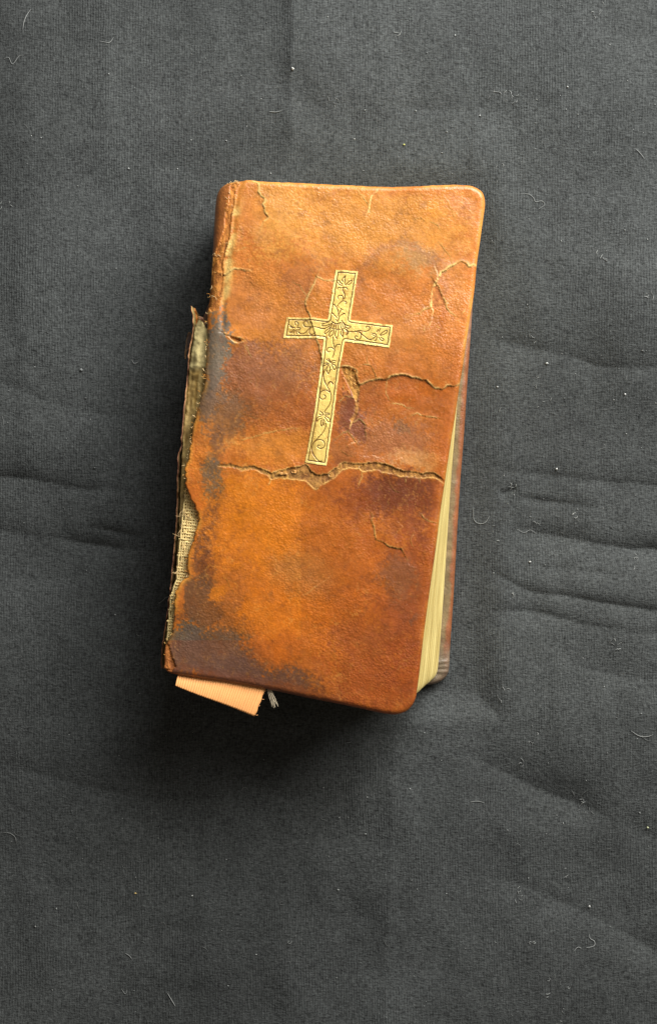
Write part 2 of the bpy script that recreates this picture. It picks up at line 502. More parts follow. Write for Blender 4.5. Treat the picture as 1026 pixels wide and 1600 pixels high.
# ------------------------------------------------------------------ the book
ZF = 30.0          # top of the front cover
book = empty("prayer_book", W((500, 690), 0))
BX, BY, _ = W((500, 690), 0)
tag(book, "old worn tan leather prayer book with gold cross and torn spine", "book")

FRONT = [(338,296),(346,288),(355,284),(372,281.5),(390,279.5),(400,281.5),(430,283),(480,285),(560,288.5),(600,290.5),(640,290),(680,288),(720,286.5),
 (737,288),(749,293),(756,301),(758.5,312),(758,324),(755,342),(747,400),(745,413),(742,450),(738,475),(734,500),(729.5,528),(722,579),(718,601),(711.6,648),
 (705,688),(699.4,725),(693.8,763),(688,800),(682,850),(674,905),(662,992),(651.5,1083),(647.5,1098),(638,1111),(622,1118),(601,1116.5),(545,1104),(482,1092),
 (420,1078.5),(349,1065),(277,1055),(266,1053),(259,1049),(255.5,1041),(258,1010),(262,1000),(271,985),(270,954),(273,925),(286,906),(295,904),(293,892),(293,873),
 (299,852),(306,830),(311,809),(305,792),(294,771),(287,741),(294,715),(300,675),(305,652),(312,621),(319,600),(322,572),(324,530),(323,500),(326,470),(328,450),
 (331,400),(333,350),(335,312)]
front_o = resample(chaikin(FRONT, 2), 2.0, True)
torn = (front_o[:, 0] < 330) & (front_o[:, 1] > 470) & (front_o[:, 1] < 1047)
jt = jitter(front_o, 1.7, 8, 5)
front_o[torn] = jt[torn]
wavy = front_o[:, 1] < 300
front_o[:, 1] += np.where(wavy, 0.5 * fbm(front_o[:, 0], front_o[:, 1], 14, 2, 3), 0)

UP_LIP = [(340,727),(362,726),(376.5,731),(384,729),(398,728),(408,732),(417.5,736.5),(423,739.5),(433,736.5),(445,732.6),(456,731),(468,729),(478,725),(482,728),
 (486,735.5),(493.5,741),(501,743),(510,741),(520,734.6),(526.6,730.7),(537,722.5),(551,724.5),(567.5,724),(586,723.5),(602,724.5),(614.6,729.7),(631,735.8),
 (643,736.8),(657.6,738.9),(680,739.5),(686,744)]
LO_LIP = [(340,728.5),(362,729.5),(376,734.5),(400,733.5),(408,737.7),(417,742),(423,747.5),(436,746),(450,748),(470,749),(478,752),(486,758),(492.5,763.6),(503,758),
 (516,750),(521,748),(526,741),(535,733.7),(545,730.7),(555,731.6),(563,731),(567,736),(573,736),(586,733),(596,736),(606,739.5),(620,741.4),(631,744),(645,744),
 (655,746),(665,744.5),(680,745.5),(685,749.5),(693,756)]
# points, raised side (+1 = left of travel), lift mm, fall-off px, pale width px, taper start, taper end, pale strength
CRACKS = [
 (UP_LIP, 1, 0.6, 28, 1.6, 1, 0, 0.8),
 (LO_LIP, -1, 0.16, 6, 1.8, 1, 0, 1.0),
 ([(535,573),(542.5,572.7),(550.7,576),(556,579.5),(557,591),(559,599),(563,602),(569,598),(589.6,593),(604,592),(612,587),(628.5,584.6),(643,588.7),(655,591.7),(665,594),(671.5,600),(679.6,607),(690,609),(698,603),(706,603),(713,603),(718,600)], 1, 0.65, 18, 2.2, 0, 0, 0.75),
 ([(557,623),(558,642),(553,650),(551,658),(545.6,670.5),(542.5,675.6),(534,677.7),(526,684),(514,693)], -1, 0.3, 8, 1.6, 0, 1, 0.8),
 ([(543,674),(549.7,683),(557,691),(564,698)], 1, 0.25, 8, 1.3, 0, 1, 0.5),
 ([(551,660),(559,654.5),(565,657),(569,662),(570,674.6),(573,685),(572,693)], 1, 0.3, 7, 1.5, 0, 1, 0.5),
 ([(602,629.6),(612,630.6),(626.4,631.6),(634.6,636.7),(652,638.5)], 1, 0.18, 5, 1.4, 1, 1, 0.6),
 ([(630,653),(640,650),(651,646),(667,650),(679.6,653),(698,658)], 1, 0.2, 5, 1.4, 1, 1, 0.7),
 ([(603,592),(602,615),(608,625.5),(620,631)], 1, 0.15, 5, 1.2, 0, 1, 0.45),
 ([(747,413),(738.7,414.6),(733,416),(727.8,411.8),(722,408.4),(715.5,410.5),(707,414),(700.5,418),(695,423.4),(689.6,426),(684,433.7),(680,440.5),(677,448.7),(676,466.4),(672,476),(672.5,480.7),(665,484),(657,489),(644.6,491.6),(624,496)], -1, 0.6, 9, 2.6, 0, 1, 0.85),
 ([(681,444.6),(685.5,448.7),(687,455.5),(691,463.7),(696.4,470.5),(696.4,478.7),(702,487),(710,493),(723,501)], 1, 0.35, 12, 1.6, 0, 1, 0.6),
 ([(674.6,480),(676,488),(672,503),(668,515)], -1, 0.25, 6, 1.3, 0, 1, 0.5),
 ([(483,412),(490.8,427.9),(494,432),(484,455.7),(476.8,468.6),(476.8,477),(482,490),(486.5,503),(490.8,518),(494,528.6),(498,541.5),(503,562)], 1, 0.5, 12, 1.7, 1, 0, 0.7),
 ([(495,432),(505.8,437.5),(522,439)], 1, 0.22, 6, 1.6, 0, 0, 0.7),
 ([(495,431),(497,425),(501,417)], -1, 0.15, 4, 1.1, 0, 1, 0.4),
 ([(557,294),(568,311),(575.5,321),(577,328),(586,341)], 1, 0.22, 6, 1.4, 1, 1, 0.5),
 ([(577,326),(578,312),(585.6,300.5),(593,292)], 1, 0.28, 8, 1.6, 0, 1, 0.7),
 ([(576,326),(570,346)], -1, 0.15, 5, 1.2, 0, 1, 0.5),
 ([(394,280),(402,285),(403.6,292),(403,299),(406.5,305),(413.6,310),(413.6,314.4),(410,319),(413.6,331),(419.4,341),(412,346),(408,352),(406.5,363.6),(399,369)], 1, 0.34, 12, 2.0, 0, 1, 0.85),
 ([(352,430),(358.6,425.6),(364.4,421),(372.6,420),(383,422),(390,422),(398,427)], 1, 0.35, 9, 2.2, 0, 1, 0.85),
 ([(351.6,521.5),(358.6,524.7),(364,526.8),(373.6,528),(381,532),(388,536)], 1, 0.35, 7, 1.6, 0, 1, 0.85),
 ([(357,526),(365,534),(373.6,535),(380,533)], -1, 0.2, 3, 1.6, 0, 0, 0.9),
 ([(574,796),(582,807.4),(578.6,814.4),(584,825),(586.5,842.5),(596,846),(610,854.7),(617,855.6),(627.7,858),(631,867),(635.6,875.8),(648,878)], 1, 0.5, 15, 1.8, 1, 1, 0.7),
 ([(655,800),(664.6,811.8),(673,816),(682,817)], 1, 0.25, 6, 1.4, 1, 0, 0.6),
 ([(521,880),(518,898.5),(498,914),(473,930),(466,944)], 1, 0.12, 10, 1.3, 1, 1, 0.3),
 ([(350,690),(380,687),(408,678.7),(439,671.7),(464.6,669),(486,671)], 1, 0.14, 8, 1.4, 1, 1, 0.45),
 ([(422.7,748),(423,753),(418,760)], 1, 0.1, 4, 1.2, 0, 1, 0.6),
 ([(566,735),(564,750),(557,766)], 1, 0.14, 5, 1.3, 0, 1, 0.5),
 ([(632,745),(633,756)], 1, 0.1, 4, 1.2, 0, 1, 0.5),
 ([(655,747),(656.5,757)], 1, 0.1, 4, 1.2, 0, 1, 0.5),
 ([(562,716),(580,712),(600,716)], -1, 0.16, 6, 1.0, 1, 1, 0.25),
 ([(528,700),(545,712),(560,714)], 1, 0.12, 6, 1.0, 1, 1, 0.2),
 ([(640,700),(628,715),(610,720)], 1, 0.14, 9, 1.0, 1, 1, 0.15),
 ([(694,486),(700,470),(712,462),(717,455)], 1, 0.1, 5, 1.0, 1, 1, 0.25),
 ([(612,838),(630,823),(618,812)], 1, 0.1, 6, 1.0, 1, 1, 0.2),
 ([(350,898),(358,915),(366,930)], 1, 0.1, 5, 1.0, 1, 1, 0.2),
 ([(365,640),(400,655),(430,655)], 1, 0.08, 8, 1.0, 1, 1, 0.12),
 ([(607,755),(618,768),(628,772)], 1, 0.16, 5, 1.0, 1, 1, 0.2),
 ([(721,494),(726,482),(729,472)], 1, 0.12, 5, 1.0, 1, 1, 0.4),
 ([(678,412),(680,420),(683,427)], -1, 0.12, 5, 1.0, 1, 0, 0.4),
 ([(661,520),(663,511),(666,503)], -1, 0.12, 5, 1.0, 1, 1, 0.5),
 ([(681,508),(685,513),(689,517)], 1, 0.12, 5, 1.0, 1, 1, 0.4),
 ([(731,500),(728,520),(722,545)], 1, 0.12, 5, 1.0, 1, 1, 0.4),
 ([(680,375),(690,384),(700,398),(706,410)], 1, 0.1, 6, 1.0, 1, 0, 0.35),
 ([(560,575),(568,569),(577,570),(584,580),(587,592)], 1, 0.2, 6, 1.2, 0, 0, 0.6),
 ([(575,569),(572,560),(573,552)], -1, 0.12, 5, 1.0, 0, 1, 0.4),
 ([(530,628),(540,618),(552,622)], 1, 0.2, 6, 1.2, 0, 0, 0.55),
 ([(538,700),(548,692),(556,691)], -1, 0.15, 5, 1.0, 1, 0, 0.4),
 ([(372,350),(378,362),(376,380)], 1, 0.1, 5, 1.0, 1, 1, 0.35),
 ([(366,395),(380,388),(392,390)], 1, 0.1, 5, 1.0, 1, 1, 0.35),
 ([(520,640),(526,655),(523,672)], 1, 0.1, 5, 1.0, 1, 1, 0.3),
 ([(668,345),(682,352),(690,366)], 1, 0.1, 5, 1.0, 1, 1, 0.35),
 ([(455,440),(468,446),(478,462)], 1, 0.1, 5, 1.0, 1, 0, 0.35),
 ([(384,540),(390,552),(396,562)], 1, 0.1, 5, 1.0, 1, 1, 0.35),
 ([(648,830),(640,845),(648,860)], 1, 0.1, 5, 1.0, 1, 1, 0.3),
 ([(690,300),(700,320),(712,345),(704,352)], 1, 0.07, 6, 1.0, 1, 1, 0.2),
 ([(640,345),(655,340),(668,352)], 1, 0.07, 6, 1.0, 1, 1, 0.2),
]
# bared inner layers: polygon, depth mm, colour a, colour b
TAN = ((206,150,66), (150,100,36))
BARE = [
 (UP_LIP + LO_LIP[::-1], 0.3, (190,138,62), (134,90,38)),
 ([(534,573),(545,575),(554,580),(556,590),(558,598),(562,603),(561,612),(559,625),(555,626),(552,618),(548,610),(543,600),(538,590),(534,580)], 0.45, (214,160,72), (160,108,40)),
 ([(360,286),(358,317),(353,331),(351,356),(345,375),(335,397),(332,420),(329,450),(325,478),(330,487),(341,482),(346,455),(350,430),(347,414),(351.6,396),(360,363),(361.5,338),(366,319),(367,299),(374,284)], 0.4, (196,126,48), (158,92,30)),
 ([(256,1000),(264,1008),(270,1028),(276,1042),(268,1049),(258,1048),(252,1040)], 0.5, (212,136,56), (150,90,34)),
 ([(676,449),(681,446),(685,449),(690,463),(696,473),(690,480),(677,480),(674,470)], 0.12, (186,116,50), (164,94,40)),
 ([(359.7,527),(364,527),(373,529),(378,532),(373,535),(365,533)], 0.4, (196,132,56), (150,90,30)),
 ([(545,655),(551,651),(554,640),(556,626),(560,626),(560,640),(556,652),(549,660)], 0.3, (200,142,66), (140,90,40)),
]
SPINE_JOINT = np.array([(374,281),(368,300),(364,330),(361,365),(353,398),(349,425),(346,455),(345,500),(343,560),(337,610),(325,660),(312,700),(284,745),(268,850),(262,940),(246,1060)])

def cover_height(g):
    """relief of the front cover over the photo lattice, mm relative to ZF, plus crack data"""
    U, V = g.U, g.V
    h = 0.45 * fbm(U, V, 190, 2, 21) + 0.26 * fbm(U, V, 75, 3, 22) * (0.45 + 0.55 * smooth(820, 700, V)) + 0.03 * fbm(U, V, 12, 2, 23)
    pale = np.zeros(U.shape)
    nA = fbm(U, V, 30, 2, 130); nB = fbm(U, V, 9, 2, 160)
    for i, (pts, side, lift, fall, pw, ts, te, ps) in enumerate(CRACKS):
        p = jitter(resample(np.array(pts, float), 2.0), 1.3, 7, 100 + i)
        fall = fall * 1.35; lift = lift * (0.6 if i else 0.55)
        R = min(90, fall * 3.0) + 4
        w, sl = g.window(p, R)
        if w is None: continue
        D, S, T, _, _ = w.field(p, R)
        live = D < R
        fade = (smooth(0, 0.28, T) if ts else 1.0) * (smooth(0, 0.4, 1 - T) if te else 1.0)
        lv = lift * (0.75 + 0.5 * nA[sl])
        up = (S * side > 0) & live
        soft = np.exp(-D / fall) * (1 - smooth(R * 0.5, R, D))
        h[sl] += np.where(up, lv * fade * soft, 0)
        h[sl] -= np.where((~up) & live, 0.05 * fade * np.exp(-D / 2.0), 0)
        pv = np.where(up, np.exp(-(D / (pw * 0.85)) ** 2), np.exp(-(D / (pw * 0.42)) ** 2)) * fade * min(1, ps * 1.25)
        pv = pv * np.clip(0.75 + 0.7 * nB[sl], 0.15, 1)
        pale[sl] = np.maximum(pale[sl], np.where(live, pv, 0))
    bare = np.zeros(U.shape); bcol = np.zeros(U.shape + (3,))
    for i, (pts, dep, ca, cb) in enumerate(BARE):
        pp = np.array(pts, float)
        p = jitter(resample(pp, 2.0, True), 0.7, 6, 200 + i)
        if i == 0:      # the long split runs exactly between its two lips
            p = np.vstack([jitter(resample(np.array(UP_LIP, float), 2.0), 1.3, 7, 100), jitter(resample(np.array(LO_LIP, float), 2.0), 1.3, 7, 101)[::-1]])
        w, sl = g.window(p, 2)
        if w is None: continue
        m = w.inside(p)
        if not m.any(): continue
        f = fbm(w.U * 2.2, w.V * 0.8, 7, 3, 210 + i)
        h[sl] = np.where(m, h[sl] * 0.5 - dep + 0.10 * f + 0.04 * fbm(w.U, w.V, 4, 2, 215 + i), h[sl])
        t = np.clip(0.5 + 0.6 * f + 0.3 * fbm(w.U, w.V, 3.5, 2, 220 + i), 0, 1)[..., None]
        c = lin(ca) * t + lin(cb) * (1 - t)
        bcol[sl] = np.where(m[..., None], c, bcol[sl]); bare[sl] = np.where(m, 1.0, bare[sl])
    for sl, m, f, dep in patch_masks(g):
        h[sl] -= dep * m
    # dry fine wrinkles
    for sd, per, th, am in ((351, 40, 0.035, 0.05), (352, 22, 0.05, 0.04), (353, 14, 0.07, 0.025)):
        f = fbm(U, V, per, 4, sd, .6)
        h += am * np.exp(-(f / th) ** 2) * np.clip(0.5 + 1.2 * fbm(U, V, 90, 2, sd + 4), 0, 1)
    # rounded shoulder towards the spine
    ju = np.interp(V, SPINE_JOINT[:, 1], SPINE_JOINT[:, 0])
    dj = ju - U
    Rj = np.interp(V, [280, 480, 520, 640, 720], [42, 34, 30, 36, 60])
    x = np.clip(dj / Rj, 0, 0.985)
    h -= np.where(dj > 0, Rj * 0.168 * (1 - np.sqrt(1 - x * x)), 0)
    h -= 0.35 * np.exp(-((dj + 3) / 5.0) ** 2) * (V < 520)
    return h, pale, bare, bcol

STAINS_AND_SHEEN = [ # cu, cv, ru, rv, rot, colour, strength, soft
 (560,345,230,75,4,(206,132,64),0.65,.9), (420,330,60,60,0,(204,134,68),0.45,.8), (380,330,22,60,0,(190,112,54),0.5,.6),
 (430,500,80,70,0,(182,106,48),0.4,.8), (470,440,26,42,10,(146,80,52),0.55,.7), (590,470,110,60,0,(184,104,46),0.4,.9),
 (655,400,40,20,10,(150,116,84),0.55,.7), (690,440,30,60,0,(190,108,52),0.4,.8), (600,520,90,40,0,(192,116,62),0.5,.9),
 (400,585,92,64,10,(132,76,54),0.9,.7), (440,640,100,50,0,(152,80,42),0.7,.8), (380,520,35,14,0,(196,112,44),0.7,.4),
 (465,560,35,50,0,(150,90,60),0.5,.8), (380,640,40,30,0,(120,72,48),0.5,.8),
 (336,550,18,74,3,(112,101,84),0.95,.3), (330,620,24,48,10,(112,94,78),0.85,.45), (352,655,30,44,0,(118,84,64),0.7,.7),
 (342,702,16,34,0,(112,74,56),0.85,.4), (334,752,18,44,4,(104,84,66),0.92,.35), (323,835,18,70,8,(104,66,54),0.9,.35),
 (326,890,16,40,0,(118,66,46),0.8,.4), (300,700,9,60,8,(186,98,48),0.6,.6), (301,765,10,36,-8,(190,100,46),0.7,.5),
 (440,700,100,26,-2,(204,124,58),0.7,.7), (360,715,25,14,0,(190,104,52),0.6,.6),
 (308,945,46,52,0,(104,70,54),0.92,.5), (288,1015,40,42,0,(92,82,66),0.95,.5), (345,1025,85,46,8,(94,72,58),0.95,.45),
 (400,1062,110,30,9,(86,68,56),0.95,.5), (350,960,50,40,0,(126,74,46),0.6,.6), (278,935,10,22,0,(196,108,50),0.75,.5),
 (480,1088,90,16,9,(118,68,44),0.7,.6), (385,975,14,14,0,(110,70,52),0.5,.5),
 (410,820,98,80,0,(208,118,34),0.85,.8), (470,970,100,60,10,(204,110,30),0.8,.7), (345,925,20,12,0,(196,112,36),0.8,.4),
 (400,960,26,16,0,(196,108,30),0.75,.4), (430,1010,50,26,0,(188,96,30),0.6,.6), (480,900,50,44,0,(172,112,70),0.6,.8),
 (520,830,60,40,0,(188,102,36),0.4,.9), 
 (625,775,78,38,4,(100,50,38),0.95,.65), (560,785,30,34,0,(138,68,34),0.7,.7), (640,820,45,30,0,(134,72,46),0.6,.8),
 (640,935,52,130,8,(136,66,44),0.8,.8), (600,1060,100,50,8,(156,72,36),0.7,.8), (560,930,70,90,0,(178,88,30),0.45,.9),
 (620,905,34,34,0,(126,84,66),0.7,.8), (560,1000,50,40,0,(150,78,50),0.55,.8), (648,972,7,14,10,(110,72,58),0.7,.5),
 (615,690,70,36,4,(164,104,80),0.8,.8), (655,720,40,16,6,(206,150,106),0.65,.8), (543,645,16,38,8,(122,72,54),0.85,.4),  # pale oval over the split's right end: scuffs plus sheen painted into the colour
 (560,672,12,20,0,(116,66,52),0.85,.4), (530,705,24,26,0,(150,92,66),0.7,.7), (640,612,55,22,0,(190,100,34),0.75,.6),
 (580,625,26,26,0,(160,92,56),0.6,.8), (690,690,22,60,8,(186,98,38),0.5,.8), (628,668,13,12,0,(136,98,74),0.75,.5),
 (575,590,10,12,0,(186,112,72),0.6,.5), (370,785,30,30,0,(200,116,36),0.5,.8), (700,560,20,50,8,(186,100,44),0.5,.8),
]

# places where the top finish has flaked away: (edge along a crack, far edge, colour factor, depth)
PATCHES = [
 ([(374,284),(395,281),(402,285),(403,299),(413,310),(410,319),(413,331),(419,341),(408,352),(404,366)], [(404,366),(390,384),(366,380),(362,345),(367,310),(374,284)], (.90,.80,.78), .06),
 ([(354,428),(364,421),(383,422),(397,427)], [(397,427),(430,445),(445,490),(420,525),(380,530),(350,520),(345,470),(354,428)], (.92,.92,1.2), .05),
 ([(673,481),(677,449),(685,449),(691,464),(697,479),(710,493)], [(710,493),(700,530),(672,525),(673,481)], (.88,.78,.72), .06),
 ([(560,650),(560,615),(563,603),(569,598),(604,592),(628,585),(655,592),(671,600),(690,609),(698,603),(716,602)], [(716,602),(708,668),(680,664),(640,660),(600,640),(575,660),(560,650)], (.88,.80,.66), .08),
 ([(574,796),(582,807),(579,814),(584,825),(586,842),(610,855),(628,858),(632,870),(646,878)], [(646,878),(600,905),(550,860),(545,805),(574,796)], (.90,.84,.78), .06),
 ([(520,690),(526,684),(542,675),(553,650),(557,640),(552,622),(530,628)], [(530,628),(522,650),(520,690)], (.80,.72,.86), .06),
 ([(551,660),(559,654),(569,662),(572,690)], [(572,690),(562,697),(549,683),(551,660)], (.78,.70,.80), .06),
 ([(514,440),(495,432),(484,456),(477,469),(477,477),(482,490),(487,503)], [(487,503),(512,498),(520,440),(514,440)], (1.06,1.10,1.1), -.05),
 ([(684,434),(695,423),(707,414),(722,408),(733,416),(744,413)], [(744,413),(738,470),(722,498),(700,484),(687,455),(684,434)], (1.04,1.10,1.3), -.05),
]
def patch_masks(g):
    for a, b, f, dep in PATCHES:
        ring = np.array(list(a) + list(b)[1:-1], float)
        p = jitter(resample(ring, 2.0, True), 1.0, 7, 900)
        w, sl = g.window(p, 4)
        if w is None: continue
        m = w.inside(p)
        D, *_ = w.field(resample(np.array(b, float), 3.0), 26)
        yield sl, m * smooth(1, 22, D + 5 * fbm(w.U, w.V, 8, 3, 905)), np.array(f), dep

def cover_color(g, pale, bare, bcol, D, h):
    U, V = g.U, g.V
    wu = U + 10 * fbm(U, V, 50, 4, 301, .55); wv = V + 10 * fbm(U, V, 50, 4, 302, .55)
    fu = 4 * fbm(U, V, 9, 3, 303) + 4 * fbm(U, V, 3.4, 2, 305); fv = 4 * fbm(U, V, 9, 3, 304) + 4 * fbm(U, V, 3.4, 2, 306)
    wu = wu + fu; wv = wv + fv
    t = np.clip(0.5 + 0.8 * fbm(U, V, 120, 4, 310), 0, 1)[..., None]
    c = lin((188,106,46)) * t + lin((176,94,40)) * (1 - t)
    grit = 0.30 * fbm(U, V, 3.2, 2, 307) + 0.2 * fbm(U, V, 11, 3, 308)
    soft_g = lambda q: 0.5 + 0.5 * q
    for (a, b, ru, rv, rot, cc, s, soft) in STAINS_AND_SHEEN:
        rad = 2.2 * max(ru, rv) + 30
        _, sl = g.window([(a - rad, b - rad), (a + rad, b + rad)], 0)
        r = math.radians(rot); du = wu[sl] - a; dv = wv[sl] - b
        x = (du * math.cos(r) + dv * math.sin(r)) / ru; y = (-du * math.sin(r) + dv * math.cos(r)) / rv
        rr = np.sqrt(x * x + y * y) + grit[sl] * soft_g(soft)
        m = (1 - smooth(1 - soft * 0.7, 1 + soft * 0.4, rr)) * s
        c[sl] = c[sl] * (1 - m[..., None]) + lin(cc) * m[..., None]
    # water ring beside the cross
    rr = np.hypot((wu - 628) / 66, (wv - 446) / 60)
    m = np.exp(-((rr - 1) / 0.11) ** 2) * 0.42 * smooth(500, 440, wv)
    c = c * (1 - m[..., None]) + lin((140,84,66)) * m[..., None]
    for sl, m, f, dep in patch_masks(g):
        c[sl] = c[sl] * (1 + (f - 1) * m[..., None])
    # uneven dye
    mot = 1 + 0.15 * fbm(U, V, 24, 4, 320, .6) + 0.11 * fbm(U, V, 4.5, 3, 321, .7)
    c = c * mot[..., None]
    dk = np.clip(fbm(U, V, 15, 4, 322, .65) - 0.35, 0, 1) * 0.6
    c = c * (1 - dk[..., None]) + lin((112,64,48)) * dk[..., None]
    # rubbed, paler scuffs
    sc = np.clip(fbm(U * 1.3 + V * .5, V, 8, 3, 323, .7) - 0.5, 0, 1) * 0.3
    c = c * (1 - sc[..., None]) + lin((214,150,92)) * sc[..., None]
    # fine pale scratches and wrinkles in the finish
    for sd, per, thr, st_ in ((341, 34, 0.016, 0.3), (342, 20, 0.02, 0.22), (343, 52, 0.012, 0.32)):
        f = fbm(U + 0.6 * fu, V + 0.6 * fv, per, 3, sd, .6)
        ln = np.exp(-(f / thr) ** 2) * np.clip(fbm(U, V, 70, 2, sd + 5) * 1.4 + 0.1, 0, 1) * st_
        c = c * (1 - ln[..., None]) + lin((226,168,108)) * ln[..., None]
    # worn fold along the outer edges
    worn = np.exp(-(D / 5.0) ** 2) * np.clip(0.35 + 0.7 * fbm(U, V, 26, 3, 330), 0, 0.8) * (V < 1040)
    c = c * (1 - worn[..., None]) + lin((222,152,80)) * worn[..., None]
    rub = np.exp(-((D - 9) / 6.0) ** 2) * 0.4 * ((U > 600) & (V < 1000))
    c = c * (1 - rub[..., None]) + lin((202,108,44)) * rub[..., None]
    # pale scuffed strip beside the joint
    ju = np.interp(V, [285, 330, 400, 430, 480], [378, 369, 357, 357, 349])
    wp = np.exp(-((U - ju) / 6.0) ** 2) * smooth(300, 340, V) * smooth(490, 450, V) * np.clip(0.5 + fbm(U, V, 14, 3, 331), 0, 0.85)
    c = c * (1 - wp[..., None]) + lin((232,186,120)) * wp[..., None]
    sp = smooth(3, -3, U - np.interp(V, [285, 331, 356, 397], [360, 352, 350, 335])) * (V < 400) * 0.75  # spine roll-off: shade of its turned-away side painted in as darker brown
    c = c * (1 - sp[..., None]) + lin((150,84,50)) * mot[..., None] * sp[..., None]
    p = np.clip(pale, 0, 1)[..., None]
    c = c * (1 - p) + lin((238,190,122)) * p
    c = np.where(bare[..., None] > 0, bcol * mot[..., None], c)
    low = smooth(520, 800, V)[..., None]
    tintv = np.array([1.03, 1.18, 0.92]) * (1 - low) + np.array([0.95, 0.93, 0.48]) * low
    sat = 1 - c.min(-1, keepdims=True) / np.maximum(c.max(-1, keepdims=True), 1e-6)
    tintv = 1 + (tintv - 1) * smooth(0.55, 0.9, sat)
    c = c * np.where(bare[..., None] > 0, 1.0, tintv)
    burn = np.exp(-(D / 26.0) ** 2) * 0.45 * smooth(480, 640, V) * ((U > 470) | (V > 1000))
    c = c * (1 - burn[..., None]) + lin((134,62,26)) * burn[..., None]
    return np.clip(c, 0.003, 0.9)

g = Grid(246, 272, 768, 1126, 1.15)
fld = g.field(front_o, 22, True); ins = g.inside(front_o)
hc, pale, bare, bcol = cover_height(g)
Din = np.where(ins, fld[0], 0)
isleft = (g.U < 345) & (g.V > 480) & (g.V < 1045)
re = np.where(isleft, 3.0, 9.0)
x = np.clip(1 - Din / re, 0, 1)
round_edge = np.where(isleft, 0.5, 1.45) * (1 - np.sqrt(np.clip(1 - x * x, 0, 1)))
ztop = ZF + hc - round_edge
spine_zone = (g.U < 372) & (g.V < 478)
zbot = np.where(spine_zone & (Din < 5), 4.0, ZF - 1.65)
zbot = np.where(isleft, np.minimum(ztop - 0.9, ZF - 1.65 + 0 * ztop), zbot)
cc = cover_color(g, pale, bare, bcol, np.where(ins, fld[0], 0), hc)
rawf = np.clip(np.maximum(bare, pale), 0, 1)
front = grid_slab("front_cover", g, front_o, ztop, zbot, ZF, M_leather, None, cc, {"raw": rawf}, fld, ins)
front["label"] = "mottled tan leather front cover cracked across the middle"

# ---- gold cross stamped on the front cover
CROSS = [(524.4,421.4),(559,424),(547,499.7),(613.4,508.3),(608,543.2),(538.6,533.4),(530.4,576),(520.5,655),(510,727.5),(476.5,722.5),(490,650),(500,580),(505.8,530),(494,528.6),
 (442.5,528.2),(447.9,495.8),(484,496.2),(512.2,499)]
TA, TB, TC = (500, 410, 8.55), (435, 480, 8.55), (460, 580, 10.0)
SA = [[(335,182),(310,205),(290,235),(305,258)],[(335,190),(322,215),(330,250),(325,285)],[(240,240),(270,275),(295,292)],[(235,275),(255,300),(290,310)],
 [(415,240),(375,265),(350,290),(330,300)],[(420,250),(405,285),(370,300)],[(230,360),(240,340),(285,345),(310,335)],[(310,335),(345,340),(362,365)],
 [(310,345),(300,370),(325,430),(325,470),(315,492)],[(240,488),(232,465),(250,445),(290,450),(305,480),(295,510)],[(225,588),(250,555),(290,522),(330,522),(350,545),(335,560)],
 [(185,568),(220,610),(238,660),(240,715)],[(285,625),(260,665),(245,705)],[(320,690),(285,700),(245,735)],[(165,685),(195,715),(225,745)],[(175,570),(195,560)],[(270,620),(297,630)],
 [(310,680),(325,690)],[(160,680),(175,685)],[(205,765),(230,790),(250,745)],[(150,790),(190,815),(230,822),(270,805)],[(20,830),(60,815),(110,800)],[(20,850),(70,850),(120,830)],
 [(0,885),(50,885),(110,860),(150,815)],[(285,780),(330,830),(370,850),(405,855)],[(330,860),(370,885),(405,865)],[(165,805),(140,860)],[(190,820),(175,875)],[(215,825),(205,885)],
 [(240,825),(240,890)],[(262,815),(280,880)],[(280,805),(310,870)],[(300,800),(340,870)],[(120,870),(180,890),(240,897),(300,890),(340,870)],[(130,880),(80,910),(55,945),(70,962)],
 [(130,890),(115,920),(70,955)],[(165,905),(120,950),(115,992)],[(180,905),(170,960),(125,995)],[(215,905),(195,970),(220,1025)],[(240,905),(240,970),(215,1020)],[(290,905),(272,950),(300,1000)],
 [(300,900),(305,960),(300,995)],[(330,890),(360,930),(350,975)],[(350,895),(375,940),(345,975)],[(380,928),(440,930),(520,915),(600,925),(650,905),(655,870),(625,855),(605,870)],
 [(480,930),(530,940),(545,985),(520,1030),(475,1025),(460,1000),(480,985),(495,995)],[(520,935),(580,985),(640,1030),(690,1030),(720,1005)],[(690,950),(730,960),(745,975)],[(690,970),(725,985)],
 [(755,930),(770,900)],[(780,925),(800,890)],[(795,975),(830,940),(885,910),(880,945),(840,970),(800,980)],[(780,1010),(820,1050),(845,1030),(810,1010)],[(745,985),(715,1015)],[(755,1000),(740,1045),(720,1050)],
 [(170,1000),(175,1090),(190,1140),(185,1210),(160,1275)],[(195,1140),(220,1105),(262,1100)],[(185,1165),(150,1140),(105,1145),(90,1175),(105,1200),(130,1190)]]
SB = [[(140,235),(180,265),(215,275)],[(150,265),(190,275)],[(225,240),(220,200),(240,195),(262,225),(250,260)],[(245,275),(290,280),(270,305),(240,305)],[(200,300),(175,335),(145,335)],
 [(215,310),(195,350)],[(235,310),(240,355)],[(260,330),(300,358),(350,345),(400,295),(420,270)],[(385,215),(380,190),(345,190),(330,220),(350,258),(400,265),(430,262)],
 [(440,265),(410,310),(415,355),(450,365),(480,345)],[(480,265),(530,275),(580,290),(620,292)],[(640,700),(680,730),(690,745)],[(665,690),(690,725)],[(600,755),(640,750),(670,755)],
 [(600,785),(640,770),(665,770)],[(690,735),(730,715),(760,720)],[(700,750),(750,740)],[(660,780),(635,835),(660,890)],[(680,790),(685,840),(665,890)],[(705,770),(740,835),(760,820)],
 [(715,760),(755,780),(765,815)],[(615,830),(595,890),(605,970),(625,1020)]]
